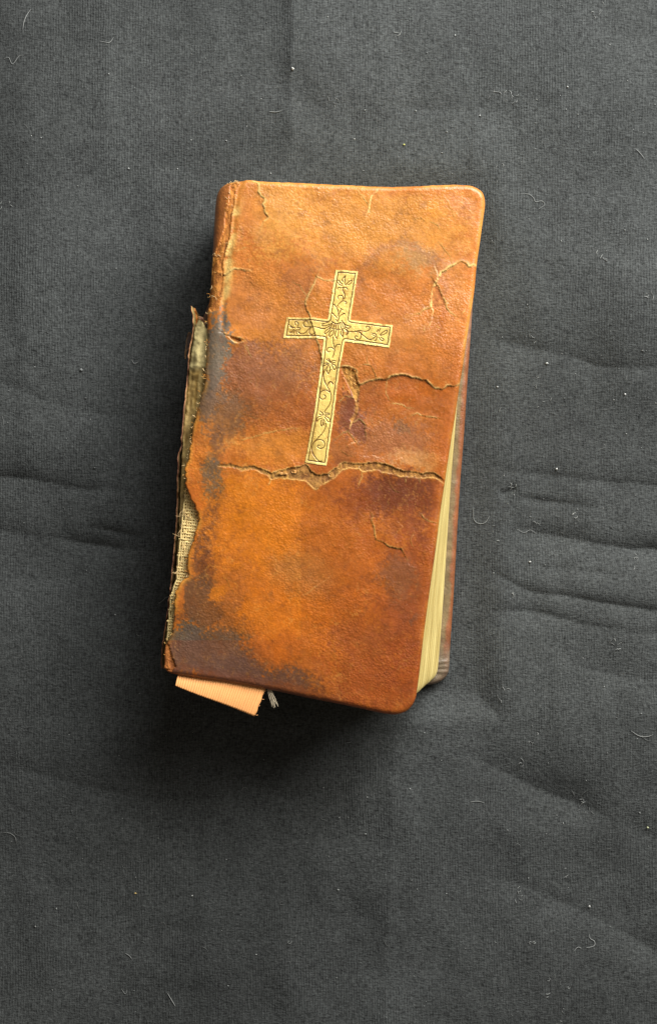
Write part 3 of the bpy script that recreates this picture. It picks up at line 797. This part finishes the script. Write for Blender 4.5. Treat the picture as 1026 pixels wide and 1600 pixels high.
SC = [[(465,0),(450,60),(465,150),(510,240),(555,330),(570,420),(545,520),(490,600),(465,635)],[(515,220),(530,180),(565,165),(600,205)],[(522,200),(545,175),(575,172),(598,195)],
 [(545,330),(500,300),(440,305),(395,350),(395,410),(430,440),(475,425),(480,390),(460,375)],[(395,625),(430,655),(445,690)],[(380,675),(425,690)],[(470,655),(545,660)],[(470,690),(545,680)],
 [(335,780),(360,725),(410,705)],[(345,785),(385,750),(420,740)],[(410,770),(405,820),(420,865)],[(430,760),(440,820),(420,865)],[(470,720),(520,790),(545,795)],[(490,710),(545,745),(550,790)],
 [(455,760),(465,800),(450,850)],[(485,820),(480,880),(440,960),(360,1050),(295,1120),(268,1200),(285,1290),(340,1370),(385,1408),(420,1405)],
 [(310,1105),(360,1075),(430,1080),(468,1130),(455,1190),(400,1210),(360,1190),(360,1160),(390,1160)]]
gc = Grid(438, 417, 618, 732, 0.55)
cross_o = jitter(resample(np.array(CROSS, float), 1.0, True), 0.35, 5, 9)
cf = gc.field(cross_o, 9, True); cin = gc.inside(cross_o)
hx, xp, xb, _ = cover_height(gc)
groove = np.zeros(gc.U.shape)
for tf, ss in ((TA, SA), (TB, SB), (TC, SC)):
    for s in ss:
        p = spline(np.array([(tf[0] + a / tf[2], tf[1] + b / tf[2]) for a, b in s]), 5)
        w, sl = gc.window(p, 3)
        D, *_ = w.field(p, 3)
        groove[sl] = np.maximum(groove[sl], 1 - smooth(0.42, 0.95, D))
groove = np.maximum(groove, np.where(cin, 1 - smooth(0.5, 1.1, np.abs(cf[0] - 3.9)), 0))
worn = np.clip(fbm(gc.U, gc.V, 9, 4, 401, .65) * 1.6 - 0.55, 0, 0.75)
gold = lin((236,204,112)) * np.ones(gc.U.shape + (1,))
inner = (cf[0] > 4) [..., None]
gold = np.where(inner, lin((240,206,114)), lin((255,232,144)))
gold = gold * (1 + 0.12 * fbm(gc.U, gc.V, 18, 3, 402))[..., None]
tip = (gc.U < np.interp(gc.V, [490, 503, 518, 529], [482, 486.5, 490.8, 494]))[..., None]
gold = np.where(tip, gold * np.array([0.80, 0.74, 0.68]), gold)
gold = gold * (1 - worn[..., None]) + lin((186,136,64)) * worn[..., None]
gcol = gold * (1 - groove[..., None]) + lin((104,66,18)) * groove[..., None]
crk = np.clip(xp * 1.2 - 0.35, 0, 1)[..., None]
gcol = gcol * (1 - crk) + lin((150,92,40)) * crk
zc = ZF + hx + 0.15 - 0.14 * groove
cross = grid_slab("gold_cross", gc, cross_o, zc, zc - 0.6, ZF, M_foil, front, gcol, {"raw": np.clip(groove + crk[..., 0], 0, 1)}, cf, cin)
cross["label"] = "gold stamped cross engraved with flowers and scrolling vines"

# ---- back cover
BACK = [(350,300),(560,300),(735,300),(745,304),(749,315),(737,500),(734,543),(730,597.5),(725.6,669),(722,716),(717,781),(708.5,936),(703,1014),(702,1046),(698.5,1057),(691,1064),(679,1070),(655,1072),
 (460,1060),(262,1049),(255,1046),(252,1040),(258,1000),(271,918),(280,823),(282,780),(286,700),(300,545),(314,500),(340,440)]
back_o = resample(chaikin(BACK, 2), 3.0, True)
gb = Grid(240, 292, 762, 1082, 2.3)
bf = gb.field(back_o, 26, True); bin_ = gb.inside(back_o)
Db = np.where(bin_, bf[0], 0)
xb_ = np.clip(1 - Db / 8.0, 0, 1)
zb_t = 2.5 - 1.3 * (1 - np.sqrt(np.clip(1 - xb_ * xb_, 0, 1))) + 0.12 * fbm(gb.U, gb.V, 16, 3, 501) + 0.25 * fbm(gb.U, gb.V, 60, 2, 504)
for (a, b) in (((678, 1049.5), (704, 1049.5)), ((680, 1035), (704, 1033)), ((682, 1042), (700, 1041))):
    D, *_ = gb.field([a, b], 12)
    zb_t += 0.35 * np.exp(-(D / 2.0) ** 2)
wv = fbm(gb.U, gb.V, 30, 4, 502)
e = smooth(5, 10, Db + 3 * wv)[..., None]
bc = lin((144,86,50)) * (1 - e) + lin((132,112,78)) * e
gx = (smooth(985, 1015, gb.V + 14 * wv) * 0.85)[..., None]
bc = bc * (1 - gx) + lin((116,102,84)) * gx
gx = (smooth(560, 520, gb.V + 14 * wv) * 0.6)[..., None]
bc = bc * (1 - gx) + lin((140,112,92)) * gx
bc = bc * (1 + 0.2 * fbm(gb.U, gb.V, 12, 3, 503))[..., None]
dk = np.clip(fbm(gb.U, gb.V, 18, 4, 505, .65) - 0.35, 0, 1)[..., None] * 0.8
bc = bc * (1 - dk) + lin((112,70,52)) * dk
back = grid_slab("back_cover", gb, back_o, zb_t, 0.15, 2.5, M_leather, None, np.clip(bc, .003, .9), {"raw": np.full(gb.U.shape, 0.25)}, bf, bin_)
back["label"] = "tan leather back cover edge with greyed corner"

# ---- page block: sections of leaves, skewed from the back cover's line to the front cover's
LOW = np.array([(352,306),(735,308),(738,318),(712.5,648),(704,753),(694.5,905),(688,998),(684.5,1040),(682.5,1052),(676,1062),(664,1067),(460,1052),(276,1040),(296,800),(322,540),(342,430)], float)
TOP = np.array([(358,296),(742,300),(747,318),(708,648),(691,762),(670.5,905),(659,990),(650.5,1070),(648,1084),(641,1094),(630,1099),(470,1078),(290,1048),(322,800),(338,540),(350,430)], float)
block = empty("page_block")
NS = 56
zl, zh = 2.75, ZF - 1.7
for i in range(NS):
    t = (i + 0.5) / NS
    te = t ** 0.92
    p = LOW * (1 - te) + TOP * te
    p = chaikin(p, 2)
    z0 = zl + (zh - zl) * i / NS; z1 = zl + (zh - zl) * (i + 1) / NS - 0.03
    k0 = kz(2.75) * (1 - te) + kz(ZF) * te
    off = np.array([random.uniform(-0.75, 0.75), random.uniform(-0.7, 0.7)]) if i not in (0,) else np.zeros(2)
    lean = (TOP - LOW).mean(0) / NS
    q = p + off
    n = len(q)
    X = (q[:, 0] - CU) * k0; Y = -(q[:, 1] - CV) * k0
    cx, cy = X.mean(), Y.mean()
    rings = []
    for zz, f in ((z0, 0.35), (z0 + 0.06, 0.05), ((z0 + z1) / 2, 0.0), (z1 - 0.06, 0.05), (z1, 0.35)):
        dd = np.hypot(X - cx, Y - cy)
        rings.append(np.stack([X - (X - cx) / dd * f * 0.5, Y - (Y - cy) / dd * f * 0.5, np.full(n, zz)], 1))
    V = np.vstack(rings + [[[cx, cy, z0]], [[cx, cy, z1]]])
    F = []; T3 = []
    for r in range(4):
        for j in range(n):
            a, b = r * n + j, r * n + (j + 1) % n
            F.append((a, a + n, b + n, b))
    for j in range(n):
        T3.append((5 * n, j, (j + 1) % n)); T3.append((5 * n + 1, 4 * n + (j + 1) % n, 4 * n + j))
    mesh_obj("page_section", V, F, M_page, block, tris=T3)

# ---- torn spine: leather wall left standing on the back cover, lining, gauze
RIM = np.array([(300.5,482),(303,500),(302,523),(297,558),(293,605),(289,647),(284.5,699),(280.5,713),(279,745),(278.5,780),(276.5,823),(272.5,870),(268,918),(262.5,960),(256.5,999),(252.5,1030),(252,1043)])
rim = jitter(resample(spline(RIM, 4), 2.2), 0.8, 10, 31)
nr = len(rim)
sv = rim[:, 1]
zr = 25.2 + 1.6 * fbm(rim[:, 0] * 0, sv, 40, 3, 32) + 0.5 * fbm(rim[:, 0] * 0, sv, 8, 2, 33)
zr -= 2.5 * smooth(1000, 1046, sv)
width = np.interp(sv, [482, 500, 560, 720, 1043], [2.5, 5, 5, 5, 5])
prof = []  # offsets in px to the right and heights
for (off, zf) in ((5.0, 'b'), (2.2, 'm'), (0.0, -0.5), (0.4, 0.1), (1.6, 0.15), (2.6, -0.5), (5.5, 'i'), (9.5, 'j')):
    o = np.full(nr, off) * width / 5
    z = {'b': np.full(nr, 1.0), 'm': zr * 0.55, 'i': zr - 4.5, 'j': np.full(nr, 4.0)}.get(zf, zr + zf if not isinstance(zf, str) else zr)
    prof.append(np.stack([(rim[:, 0] + o - CU) * kz(21), -(rim[:, 1] - CV) * kz(21), z], 1))
V = np.vstack(prof); F = []
for r in range(len(prof) - 1):
    for j in range(nr - 1):
        F.append((r * nr + j, r * nr + j + 1, (r + 1) * nr + j + 1, (r + 1) * nr + j))
base = np.stack([np.full(nr, 1.0)] * 8)
tone = np.clip(0.5 + 0.8 * fbm(rim[:, 0], sv, 26, 3, 35), 0, 1)
cl = []
for r in range(len(prof)):
    a, b = (lin((120,74,52)), lin((92,66,54))) if r < 3 else ((lin((184,128,84)), lin((132,84,60))) if r < 5 else (lin((176,154,92)), lin((112,88,44))))
    cl.append(a * tone[:, None] + b * (1 - tone[:, None]))
spine = mesh_obj("spine_leather", V, F, M_leather, None, np.vstack(cl), {"raw": np.concatenate([np.full(nr, 0.2 if r < 3 else 0.8) for r in range(8)])})
spine["label"] = "torn strip of spine leather standing along the left side"

# lining: glued paper over the backs of the sections
LIN = [(309,512),(313,503),(318,505),(323,514),(340,530),(345,600),(330,680),(322,760),(330,800),(325,850),(310,910),(295,1000),(285,1044),(262,1044),(262,1000),(268,960),(274,918),(281,860),(284,780),(288,700),(296,605),(301,560)]
lin_o = jitter(resample(chaikin(LIN, 1), 2.5, True), 0.8, 9, 41)
gl = Grid(255, 488, 352, 1050, 1.6)
lf = gl.field(lin_o, 10, True); lin_in = gl.inside(lin_o)
ru = np.interp(gl.V, RIM[:, 1], RIM[:, 0])
dl = gl.U - ru
strk = fbm(gl.U * 3.0 + 0.24 * gl.V, gl.V * 0.35, 22, 4, 42)
zL = 25.0 + 1.6 * smooth(-2, 18, dl) + 0.3 * strk + 0.25 * fbm(gl.U, gl.V, 14, 3, 43)
tl = np.clip(0.45 + 0.75 * strk + 0.45 * fbm(gl.U, gl.V, 34, 3, 44), 0, 1)[..., None]
lc = lin((212,182,118)) * tl + lin((140,112,60)) * (1 - tl)
fl = (smooth(584, 574, gl.V + 2 * strk) * 0.9)[..., None]      # clean folded flap of paper near the head
lc = lc * (1 - fl) + lin((206,188,132)) * (1 + 0.12 * strk)[..., None] * fl
zL += 0.8 * fl[..., 0] + 0.10 * fbm(gl.U, gl.V, 5, 3, 46)
gd = np.clip(fbm(gl.U, gl.V, 16, 4, 45, .65) - 0.2, 0, 0.9)[..., None]

gd = gd * (1 - fl)
lc = lc * (1 - gd) + lin((84,62,32)) * gd
lining = grid_slab("spine_lining", gl, lin_o, zL, zL - 0.7, 21, M_paper, None, np.clip(lc, .003, .9), {}, lf, lin_in)
lining["label"] = "yellowed glue-stained paper lining inside the torn spine"

def lining_z(u, v):
    i = int(np.clip(round((u - gl.u0) / gl.st), 0, gl.nu - 1)); j = int(np.clip(round((v - gl.v0) / gl.st), 0, gl.nv - 1))
    return zL[j, i]
# gauze: warp and weft threads
gz = Acc()
def gauze_span(v):
    return (np.interp(v, [762, 800, 850, 905, 930, 1000], [292, 287, 282, 277, 268, 262]), np.interp(v, [762, 800, 850, 905, 925, 930, 1000], [302, 316, 306, 297, 284, 276, 271]))
def gauze_pt(u, v, lift):
    return W((u, v), 0)[0:0]
def gz_xyz(u, v, lift):
    z = 27.7 + 0.03 * (u - np.interp(v, RIM[:, 1], RIM[:, 0]) - 16) + lift
    k = kz(26)
    return ((u - CU) * k, -(v - CV) * k, max(z, lining_z(u, v) * 0 + z))
gcl = lin((255,226,156))
r_ = random.Random(3)
vv = 764.0
while vv < 1000:
    a, b = gauze_span(vv); b += 6
    pts = [gz_xyz(u + 0 * vv, vv + 0.10 * (u - a) + 0.5 * math.sin(u * 0.9 + vv), 0.12 * math.cos(u * 1.9 + vv * 0.9)) for u in np.linspace(a + r_.uniform(-2.5, 4), b, 9)]
    V, F = tube_data(pts, r_.uniform(0.24, 0.32), 5, 0.9); gz.add(V, F, gcl * r_.uniform(0.7, 1.0)); vv += r_.uniform(4.0, 5.0)
for s in np.arange(0.02, 1.25, 0.15):
    pts = []
    for v in np.linspace(764, 1000, 60):
        a, b = gauze_span(v); wdt = 26
        u = a + s * wdt + 0.5 * math.sin(v * 0.3 + s * 20)
        if u > b + 6:
            if len(pts) > 2:
                V, F = tube_data(pts, 0.27, 5, 0.9); gz.add(V, F, gcl * r_.uniform(0.8, 1.0))
            pts = []; continue
        pts.append(gz_xyz(u, v, 0.13 * math.sin(v * 0.95 + s * 40)))
    if len(pts) > 2:
        V, F = tube_data(pts, 0.27, 5, 0.9); gz.add(V, F, gcl * r_.uniform(0.8, 1.0))
gauze = gz.build("gauze", M_gauze, lining)
gauze["label"] = "cream woven gauze showing through the torn spine"

# loose flakes of leather at the torn edge of the spine
def flake(name, pts, z, thick, colr, curl, seed):
    o_ = jitter(resample(np.array(pts, float), 1.2, True), 0.5, 4, seed)
    pu, pv = o_.min(0) - 3, o_.max(0) + 3
    gg = Grid(pu[0], pu[1], pv[0], pv[1], 0.8)
    f_ = gg.field(o_, 5, True); i_ = gg.inside(o_)
    mid = (gg.U - (pu[0] + pv[0]) / 2) / max(1, (pv[0] - pu[0]) / 2)
    zz = z + curl * mid ** 2 + 0.25 * fbm(gg.U, gg.V, 7, 3, seed + 1)
    cc_ = lin(colr) * (1 + 0.3 * fbm(gg.U, gg.V, 6, 3, seed + 2))[..., None]
    rim_p = (np.exp(-(np.where(i_, f_[0], 0) / 1.2) ** 2) * 0.6)[..., None]
    cc_ = cc_ * (1 - rim_p) + lin((214,164,104)) * rim_p
    return grid_slab(name, gg, o_, zz, zz - thick, z, M_leather, spine, np.clip(cc_, .003, .9), {"raw": np.full(gg.U.shape, 0.4)}, f_, i_)
flake("leather_flake", [(301,482),(305,481),(308,488),(310,498),(308,506),(305,515),(304,528),(301,530),(302,510)], 23.0, 0.5, (206,126,54), 1.2, 610)
flake("leather_flake", [(311,494),(316,495),(320,501),(321,508),(316,504),(311,498)], 24.0, 0.4, (140,92,72), 0.6, 620)
flake("leather_flake", [(294,519),(298,519),(300,525),(299,540),(296,544),(292,548),(291,556),(290,562),(288.5,556),(290,545),(291,533)], 19.5, 0.5, (104,88,82), 1.0, 630)
# frayed leather fibres along the split joint and torn lips
fr = Acc(); r_ = random.Random(9)
def fibre_at(u, v, z, ang, ln, rad, colr):
    pts = []
    for t in np.linspace(0, 1, 6):
        a = ang + 0.9 * (t - 0.4) * r_.uniform(-1, 1)
        pts.append(((u + math.cos(a) * ln * t - CU) * kz(z), -(v + math.sin(a) * ln * t - CV) * kz(z), z + 0.25 * math.sin(t * math.pi) + 0.15 * t))
    V, F = tube_data(pts, rad, 4, 0.3); fr.add(V, F, colr)
def zc_at(u, v):
    i = int(np.clip(round((u - g.u0) / g.st), 0, g.nu - 1)); j = int(np.clip(round((v - g.v0) / g.st), 0, g.nv - 1)); return float(ztop[j, i])
fray_c = [lin((230,178,104)), lin((206,142,66)), lin((240,206,150))]
JC = np.array([(367,285),(362,315),(357,345),(353,375),(343,405),(338,440),(334,478)])
for i in range(34):
    v = r_.uniform(285, 486); u = np.interp(v, JC[:, 1], JC[:, 0]) + r_.uniform(-7, 7)
    fibre_at(u, v, zc_at(u, v) + 0.05, r_.uniform(0, 6.28), r_.uniform(3, 9), r_.uniform(0.05, 0.08), fray_c[i % 3] * r_.uniform(0.7, 1))
for i in range(8):
    u = r_.uniform(352, 372); v = np.interp(u, [338, 355, 372], [296, 285, 282]); 
    fibre_at(u, v + 3, zc_at(u, v + 5) + 0.05, -1.6 + r_.uniform(-0.9, 0.9), r_.uniform(2, 5), 0.06, fray_c[2])
LL = np.array(LO_LIP); UL = np.array(UP_LIP)
for i in range(16):
    u = r_.uniform(375, 680); v = np.interp(u, LL[:, 0], LL[:, 1]); v2 = np.interp(u, UL[:, 0], UL[:, 1])
    if v - v2 < 3: continue
    y = r_.uniform(v2 + 1, v); fibre_at(u, y, zc_at(u, y) + 0.08, r_.uniform(0, 6.28), r_.uniform(2, 6), r_.uniform(0.05, 0.09), fray_c[i % 3] * r_.uniform(0.7, 1.0))
for i in range(26):
    u = r_.uniform(535, 560); v = r_.uniform(575, 615)
    fibre_at(u, v, zc_at(u, v) + 0.05, 1.2 + r_.uniform(-0.5, 0.5), r_.uniform(3, 7), 0.08, fray_c[i % 2])
tl_ = front_o[(front_o[:, 0] < 330) & (front_o[:, 1] > 490) & (front_o[:, 1] < 1045)]
for i in range(90):        # loose fibres along the torn edge and in the spine gap
    u, v = tl_[r_.randrange(len(tl_))]
    fibre_at(u + r_.uniform(-1, 2), v, ZF - r_.uniform(0.6, 1.6), math.pi + r_.uniform(-1.3, 1.3), r_.uniform(2, 6.5), r_.uniform(0.05, 0.10), fray_c[i % 3] * r_.uniform(0.55, 1))
for i in range(22):
    v = r_.uniform(770, 990); u = np.interp(v, RIM[:, 1], RIM[:, 0]) + r_.uniform(6, 16)
    fibre_at(u, v, 27.9, 1.6 + r_.uniform(-1.2, 1.2), r_.uniform(6, 16), r_.uniform(0.05, 0.08), fray_c[2] * r_.uniform(0.6, 1))
frayed = fr.build("frayed_fibres", M_fibre, None); frayed["kind"] = "stuff"
# thin lifted crumbs of the inner layer in the gap
for i, (u, v, w_, h_) in enumerate([(442,740,15,4),(460,737,11,5)]):
    pts = [(u - w_ / 2, v - h_ * .3), (u - w_ * .1, v - h_ / 2), (u + w_ / 2, v - h_ * .2), (u + w_ * .35, v + h_ / 2), (u - w_ * .3, v + h_ * .4)]
    c = flake("torn_shred", pts, ZF - 0.25, 0.4, (206,146,70), 0.3, 700 + 10 * i); c.parent = front

# tassel of pale threads at the tail of the book
tassel = empty("bookmark_tassel")
r_ = random.Random(21)
for i in range(8):
    a = i / 7.0
    p0 = (418 + 5 * a, 1076); p1 = (421 + 6 * a + r_.uniform(-1, 1), 1088); p2 = (424 + 9 * a + r_.uniform(-2, 2), 1101 + r_.uniform(-6, 6))
    q = spline([p0, p1, p2], 7)
    zs = np.linspace(ZF - 1.9, ZF - 1.4 - r_.uniform(0, 1.2), len(q))
    path = [W(q[j], zs[j]) for j in range(len(q))]
    V, F = tube_data(path, r_.uniform(0.08, 0.17), 5, 0.4)
    s_ = mesh_obj("strand", V, F, M_fibre, tassel, np.broadcast_to(lin((222,206,176)) * r_.uniform(0.55, 1.0), (len(V), 3)))

# parent every part under the book without moving it
off = book.location.copy()
for o_ in (front, back, block, spine, lining, frayed, tassel):
    o_.parent = book
    o_.location = -off

# ------------------------------------------------------------------ ribbon tucked under the front cover
A = np.array((262.0, 1030.0)); 
P00, P10 = np.array((282, 1035.)), np.array((427, 1045.))       # hidden inside the book
P01, P11 = np.array((274.5, 1071.)), np.array((398, 1119.))     # lower selvedge
nx, ny = 420, 26
V = []; C = []
zrb = lambda t: ZF - 1.67 + 1.4 * smooth(0.3, 1.0, t)
for lay in (0, 1):
    for j in range(ny):
        t = j / (ny - 1)
        for i in range(nx):
            s = i / (nx - 1)
            p = (P00 * (1 - s) + P10 * s) * (1 - t) + (P01 * (1 - s) + P11 * s) * t
            p = p + np.array((0.25 * math.sin(s * 60), 0.5 * math.sin(s * 7) * t))
            if s > 0.985: p = p + np.array((0.6 * math.sin(t * 30), 0))
            rib = 0.06 * math.sin(s * 2 * math.pi * 36)
            z = zrb(t) + (0 if lay == 0 else -0.22) + rib * (1 if lay == 0 else -1) + 0.25 * math.sin(s * 4.0 + 0.5) * t - 0.5 * t * (s > 0.97) * (s - 0.97) / 0.03
            x, y, _ = W(p, ZF - 1.0)
            V.append((x, y, z))
            C.append(lin((240,170,104)) * (1.0 - 0.10 * (math.sin(s * 2 * math.pi * 36) < -0.3) * 1.1))
F = []
n1 = nx * ny
for j in range(ny - 1):
    for i in range(nx - 1):
        a = j * nx + i
        F.append((a, a + nx, a + nx + 1, a + 1)); F.append((n1 + a + 1, n1 + a + nx + 1, n1 + a + nx, n1 + a))
for i in range(nx - 1):
    a = (ny - 1) * nx + i; F.append((a, n1 + a, n1 + a + 1, a + 1))
for j in range(ny - 1):
    a = j * nx; F.append((a, n1 + a, n1 + a + nx, a + nx)); a = j * nx + nx - 1; F.append((a, a + nx, n1 + a + nx, n1 + a))
V = np.array(V); o0 = np.array(W((350, 1090), 0)); o0[2] = 0
ribbon = mesh_obj("ribbon", V - o0, F, M_ribbon, None, np.array(C))
ribbon.location = o0 * 0.001
r_ = random.Random(4)
for i in range(4):         # loose threads at the cut end
    t = 0.5 + 0.48 * (i + r_.uniform(-0.3, 0.3)) / 3.4
    p0 = P10 * (1 - t) + P11 * t
    q = spline([p0, p0 + np.array((r_.uniform(1, 2.5), r_.uniform(-1, 2))), p0 + np.array((r_.uniform(1.5, 5), r_.uniform(0, 4)))], 5)
    path = np.array([W(a, ZF - 1.0) for a in q]); path[:, 2] = zrb(t) - np.linspace(0, 0.8, len(q))
    V, F = tube_data(path - o0, 0.05, 4, 0.4)
    mesh_obj("loose_thread", V, F, M_ribbon, ribbon, np.broadcast_to(lin((240,176,118)), (len(V), 3)))
tag(ribbon, "peach ribbed grosgrain ribbon sticking out below the book's bottom edge", "ribbon")

# ------------------------------------------------------------------ lint on the cloth
r_ = random.Random(77)
def on_book(u, v):
    return 245 < u < 765 and 275 < v < 1125 and not (u > 745 and v > 500)
def lint_path(u, v, pts):
    out = []
    for a, b in pts:
        z = cloth_z(u + a, v + b) + 0.12
        out.append(W((u + a, v + b), z))
    return np.array(out)
def hair(u, v, ln, rr_):
    n = 9; ang = rr_.uniform(0, 6.28); bend = rr_.gauss(0, 1.6); pts = [(0, 0)]
    for i in range(n):
        ang += bend / n + rr_.gauss(0, 0.25)
        pts.append((pts[-1][0] + math.cos(ang) * ln / n, pts[-1][1] + math.sin(ang) * ln / n))
    return pts
lint_white = lin((188,190,186))
def crumb_data(u, v, r):
    x, y, z = W((u, v), cloth_z(u, v) + r * 0.6)
    V = []; 
    for th in range(5):
        for ph in range(6):
            t = math.pi * (th + 0.5) / 5; p = 2 * math.pi * ph / 6; q = r * r_.uniform(0.45, 1.35)
            V.append((x + q * math.sin(t) * math.cos(p), y + q * math.sin(t) * math.sin(p), z + q * 0.7 * math.cos(t)))
    F = []
    for th in range(4):
        for ph in range(6):
            a = th * 6 + ph; b = th * 6 + (ph + 1) % 6; F.append((a, a + 6, b + 6, b))
    F.append((0, 1, 2, 3)); F.append((24, 25, 26, 27))
    return np.array(V), np.array(F)
ll = Acc()
for i in range(460):
    u = r_.uniform(-20, 1046); v = r_.uniform(-20, 1620)
    if on_book(u, v): continue
    if u < 250 and r_.random() < 0.3: continue
    V, F = crumb_data(u, v, abs(r_.gauss(0, 0.09)) + 0.07); ll.add(V, F, lint_white * r_.uniform(0.25, 1.0))
for i in range(190):
    u = r_.uniform(-20, 1046); v = r_.uniform(-20, 1620)
    if on_book(u, v): continue
    V, F = tube_data(lint_path(u, v, hair(u, v, r_.uniform(5, 17), r_)), r_.uniform(0.03, 0.06), 4, 0.4)
    ll.add(V, F, lint_white * r_.uniform(0.12, 0.45))
for i in range(34):
    cu_ = r_.uniform(0, 1026); cv_ = r_.uniform(0, 1600)
    if i % 3: cu_ = r_.uniform(760, 1020)
    for q in range(r_.randint(3, 6)):
        u = cu_ + r_.gauss(0, 6); v = cv_ + r_.gauss(0, 6)
        if on_book(u, v): continue
        V, F = tube_data(lint_path(u, v, hair(u, v, r_.uniform(4, 9), r_)), r_.uniform(0.05, 0.09), 4, 0.4)
        ll.add(V, F, lint_white * r_.uniform(0.3, 0.8))
# a dusting of the finest specks
for i in range(1500):
    u = r_.uniform(-20, 1046); v = r_.uniform(-20, 1620)
    if on_book(u, v): continue
    V, F = crumb_data(u, v, r_.uniform(0.04, 0.08)); ll.add(V, F, lint_white * r_.uniform(0.12, 0.65))
lint = ll.build("lint", M_fibre)
tag(lint, "fine pale lint and dust specks scattered over the black cloth", None, None, "stuff")

def hair_thing(pts, rad, label, bright=0.8):
    u, v = pts[0]
    q = spline(pts, 6)
    path = np.array([W(p, cloth_z(p[0], p[1]) + 0.15) for p in q])
    b = path[0].copy(); b[2] -= 0.15
    V, F = tube_data(path - b, rad * 0.72, 5, 0.4)
    o = mesh_obj("lint_fibre", V, F, M_fibre, None, np.broadcast_to(lint_white * bright * 0.85, (len(V), 3)))
    o.location = b * 0.001
    tag(o, label, "lint fibre", "larger lint fibres on the cloth")
def crumb_thing(u, v, r, label, colr):
    V, F = crumb_data(u, v, r); b = np.array(W((u, v), cloth_z(u, v)))
    o = mesh_obj("crumb", V - b, F, M_fibre, None, np.broadcast_to(lin(colr), (len(V), 3)))
    o.location = b * 0.001
    tag(o, label, "crumb", "larger crumbs on the cloth")
hair_thing([(49,14),(42,24),(38,34),(36,46)], 0.11, "long pale lint fibre near the cloth's top left corner")
hair_thing([(6,92),(14,90),(20,100),(30,88),(38,86)], 0.10, "tangled lint fibre at the left edge of the cloth near the top", 0.6)
hair_thing([(156,64),(166,66),(172,66),(178,58)], 0.10, "small hooked lint fibre above and left of the book's top edge", 0.7)
hair_thing([(420,174),(430,175),(440,173)], 0.12, "short straight lint fibre above the book's top left corner", 0.7)
hair_thing([(812,303),(824,303),(832,308),(836,315),(846,314),(850,320),(840,327)], 0.09, "looped lint fibre right of the book's top right corner", 0.7)
hair_thing([(992,232),(1000,240),(1006,248)], 0.10, "bent lint fibre at the right edge level above the book's top", 0.7)
hair_thing([(206,562),(210,568),(217,565)], 0.10, "tiny curled lint fibre left of the torn spine top", 0.8)
hair_thing([(739,795),(740,812),(748,818),(758,816),(764,806)], 0.10, "u-shaped lint fibre just right of the book's fore-edge", 0.75)
hair_thing([(806,826),(818,832),(828,828),(838,834)], 0.09, "wavy lint fibre beside the upper fold right of the book", 0.6)
hair_thing([(248,943),(255,938),(259,934),(266,932)], 0.10, "loose thread end beside the lower torn spine", 0.7)
hair_thing([(985,1142),(998,1150),(1010,1151),(1019,1148)], 0.11, "curved lint fibre at the right edge below the folds", 0.8)
hair_thing([(734,1253),(745,1252),(756,1254)], 0.10, "short lint fibre below the book's lower right corner", 0.7)
hair_thing([(920,1459),(921,1466),(928,1471),(927,1478),(915,1481)], 0.11, "s-shaped lint fibre in the lower right of the cloth", 0.9)
hair_thing([(896,1486),(902,1480),(908,1482)], 0.10, "small lint tuft beside the s-shaped fibre", 0.8)
hair_thing([(262,1552),(268,1562),(274,1572)], 0.12, "bright slanted lint fibre at the bottom left of the cloth", 0.85)
hair_thing([(196,1489),(203,1494),(206,1498)], 0.10, "small curled lint fibre above the bottom left tufts", 0.7)
hair_thing([(190,1545),(196,1553),(199,1546)], 0.10, "looped lint tuft left of the bottom slanted fibre", 0.6)
hair_thing([(4,1300),(16,1302),(24,1308),(26,1318)], 0.09, "thin bent lint fibre at the left edge low on the cloth", 0.6)
crumb_thing(457, 107, 0.42, "white lint clump on the vertical crease above the book", (196,196,190))
crumb_thing(631, 226, 0.30, "yellow-green crumb above the book's top edge", (196,196,110))
crumb_thing(212, 1396, 0.30, "yellowish crumb on the cloth below the ribbon", (216,186,120))
crumb_thing(1011, 1293, 0.36, "pale crumb at the cloth's right edge below the book", (196,200,160))
crumb_thing(920, 1416, 0.34, "white speck in the lower right above the s-shaped fibre", (190,190,186))
crumb_thing(854, 568, 0.42, "fluffy white lint speck right of the book's middle", (170,172,168))
crumb_thing(869, 733, 0.30, "small white speck between the folds right of the book", (196,196,192))
crumb_thing(827, 878, 0.34, "white speck above the lower fold right of the book", (186,186,182))
crumb_thing(127, 578, 0.38, "grey lint ball left of the book's torn spine", (130,132,130))
crumb_thing(976, 616, 0.32, "white speck on the upper right fold of the cloth", (200,200,196))
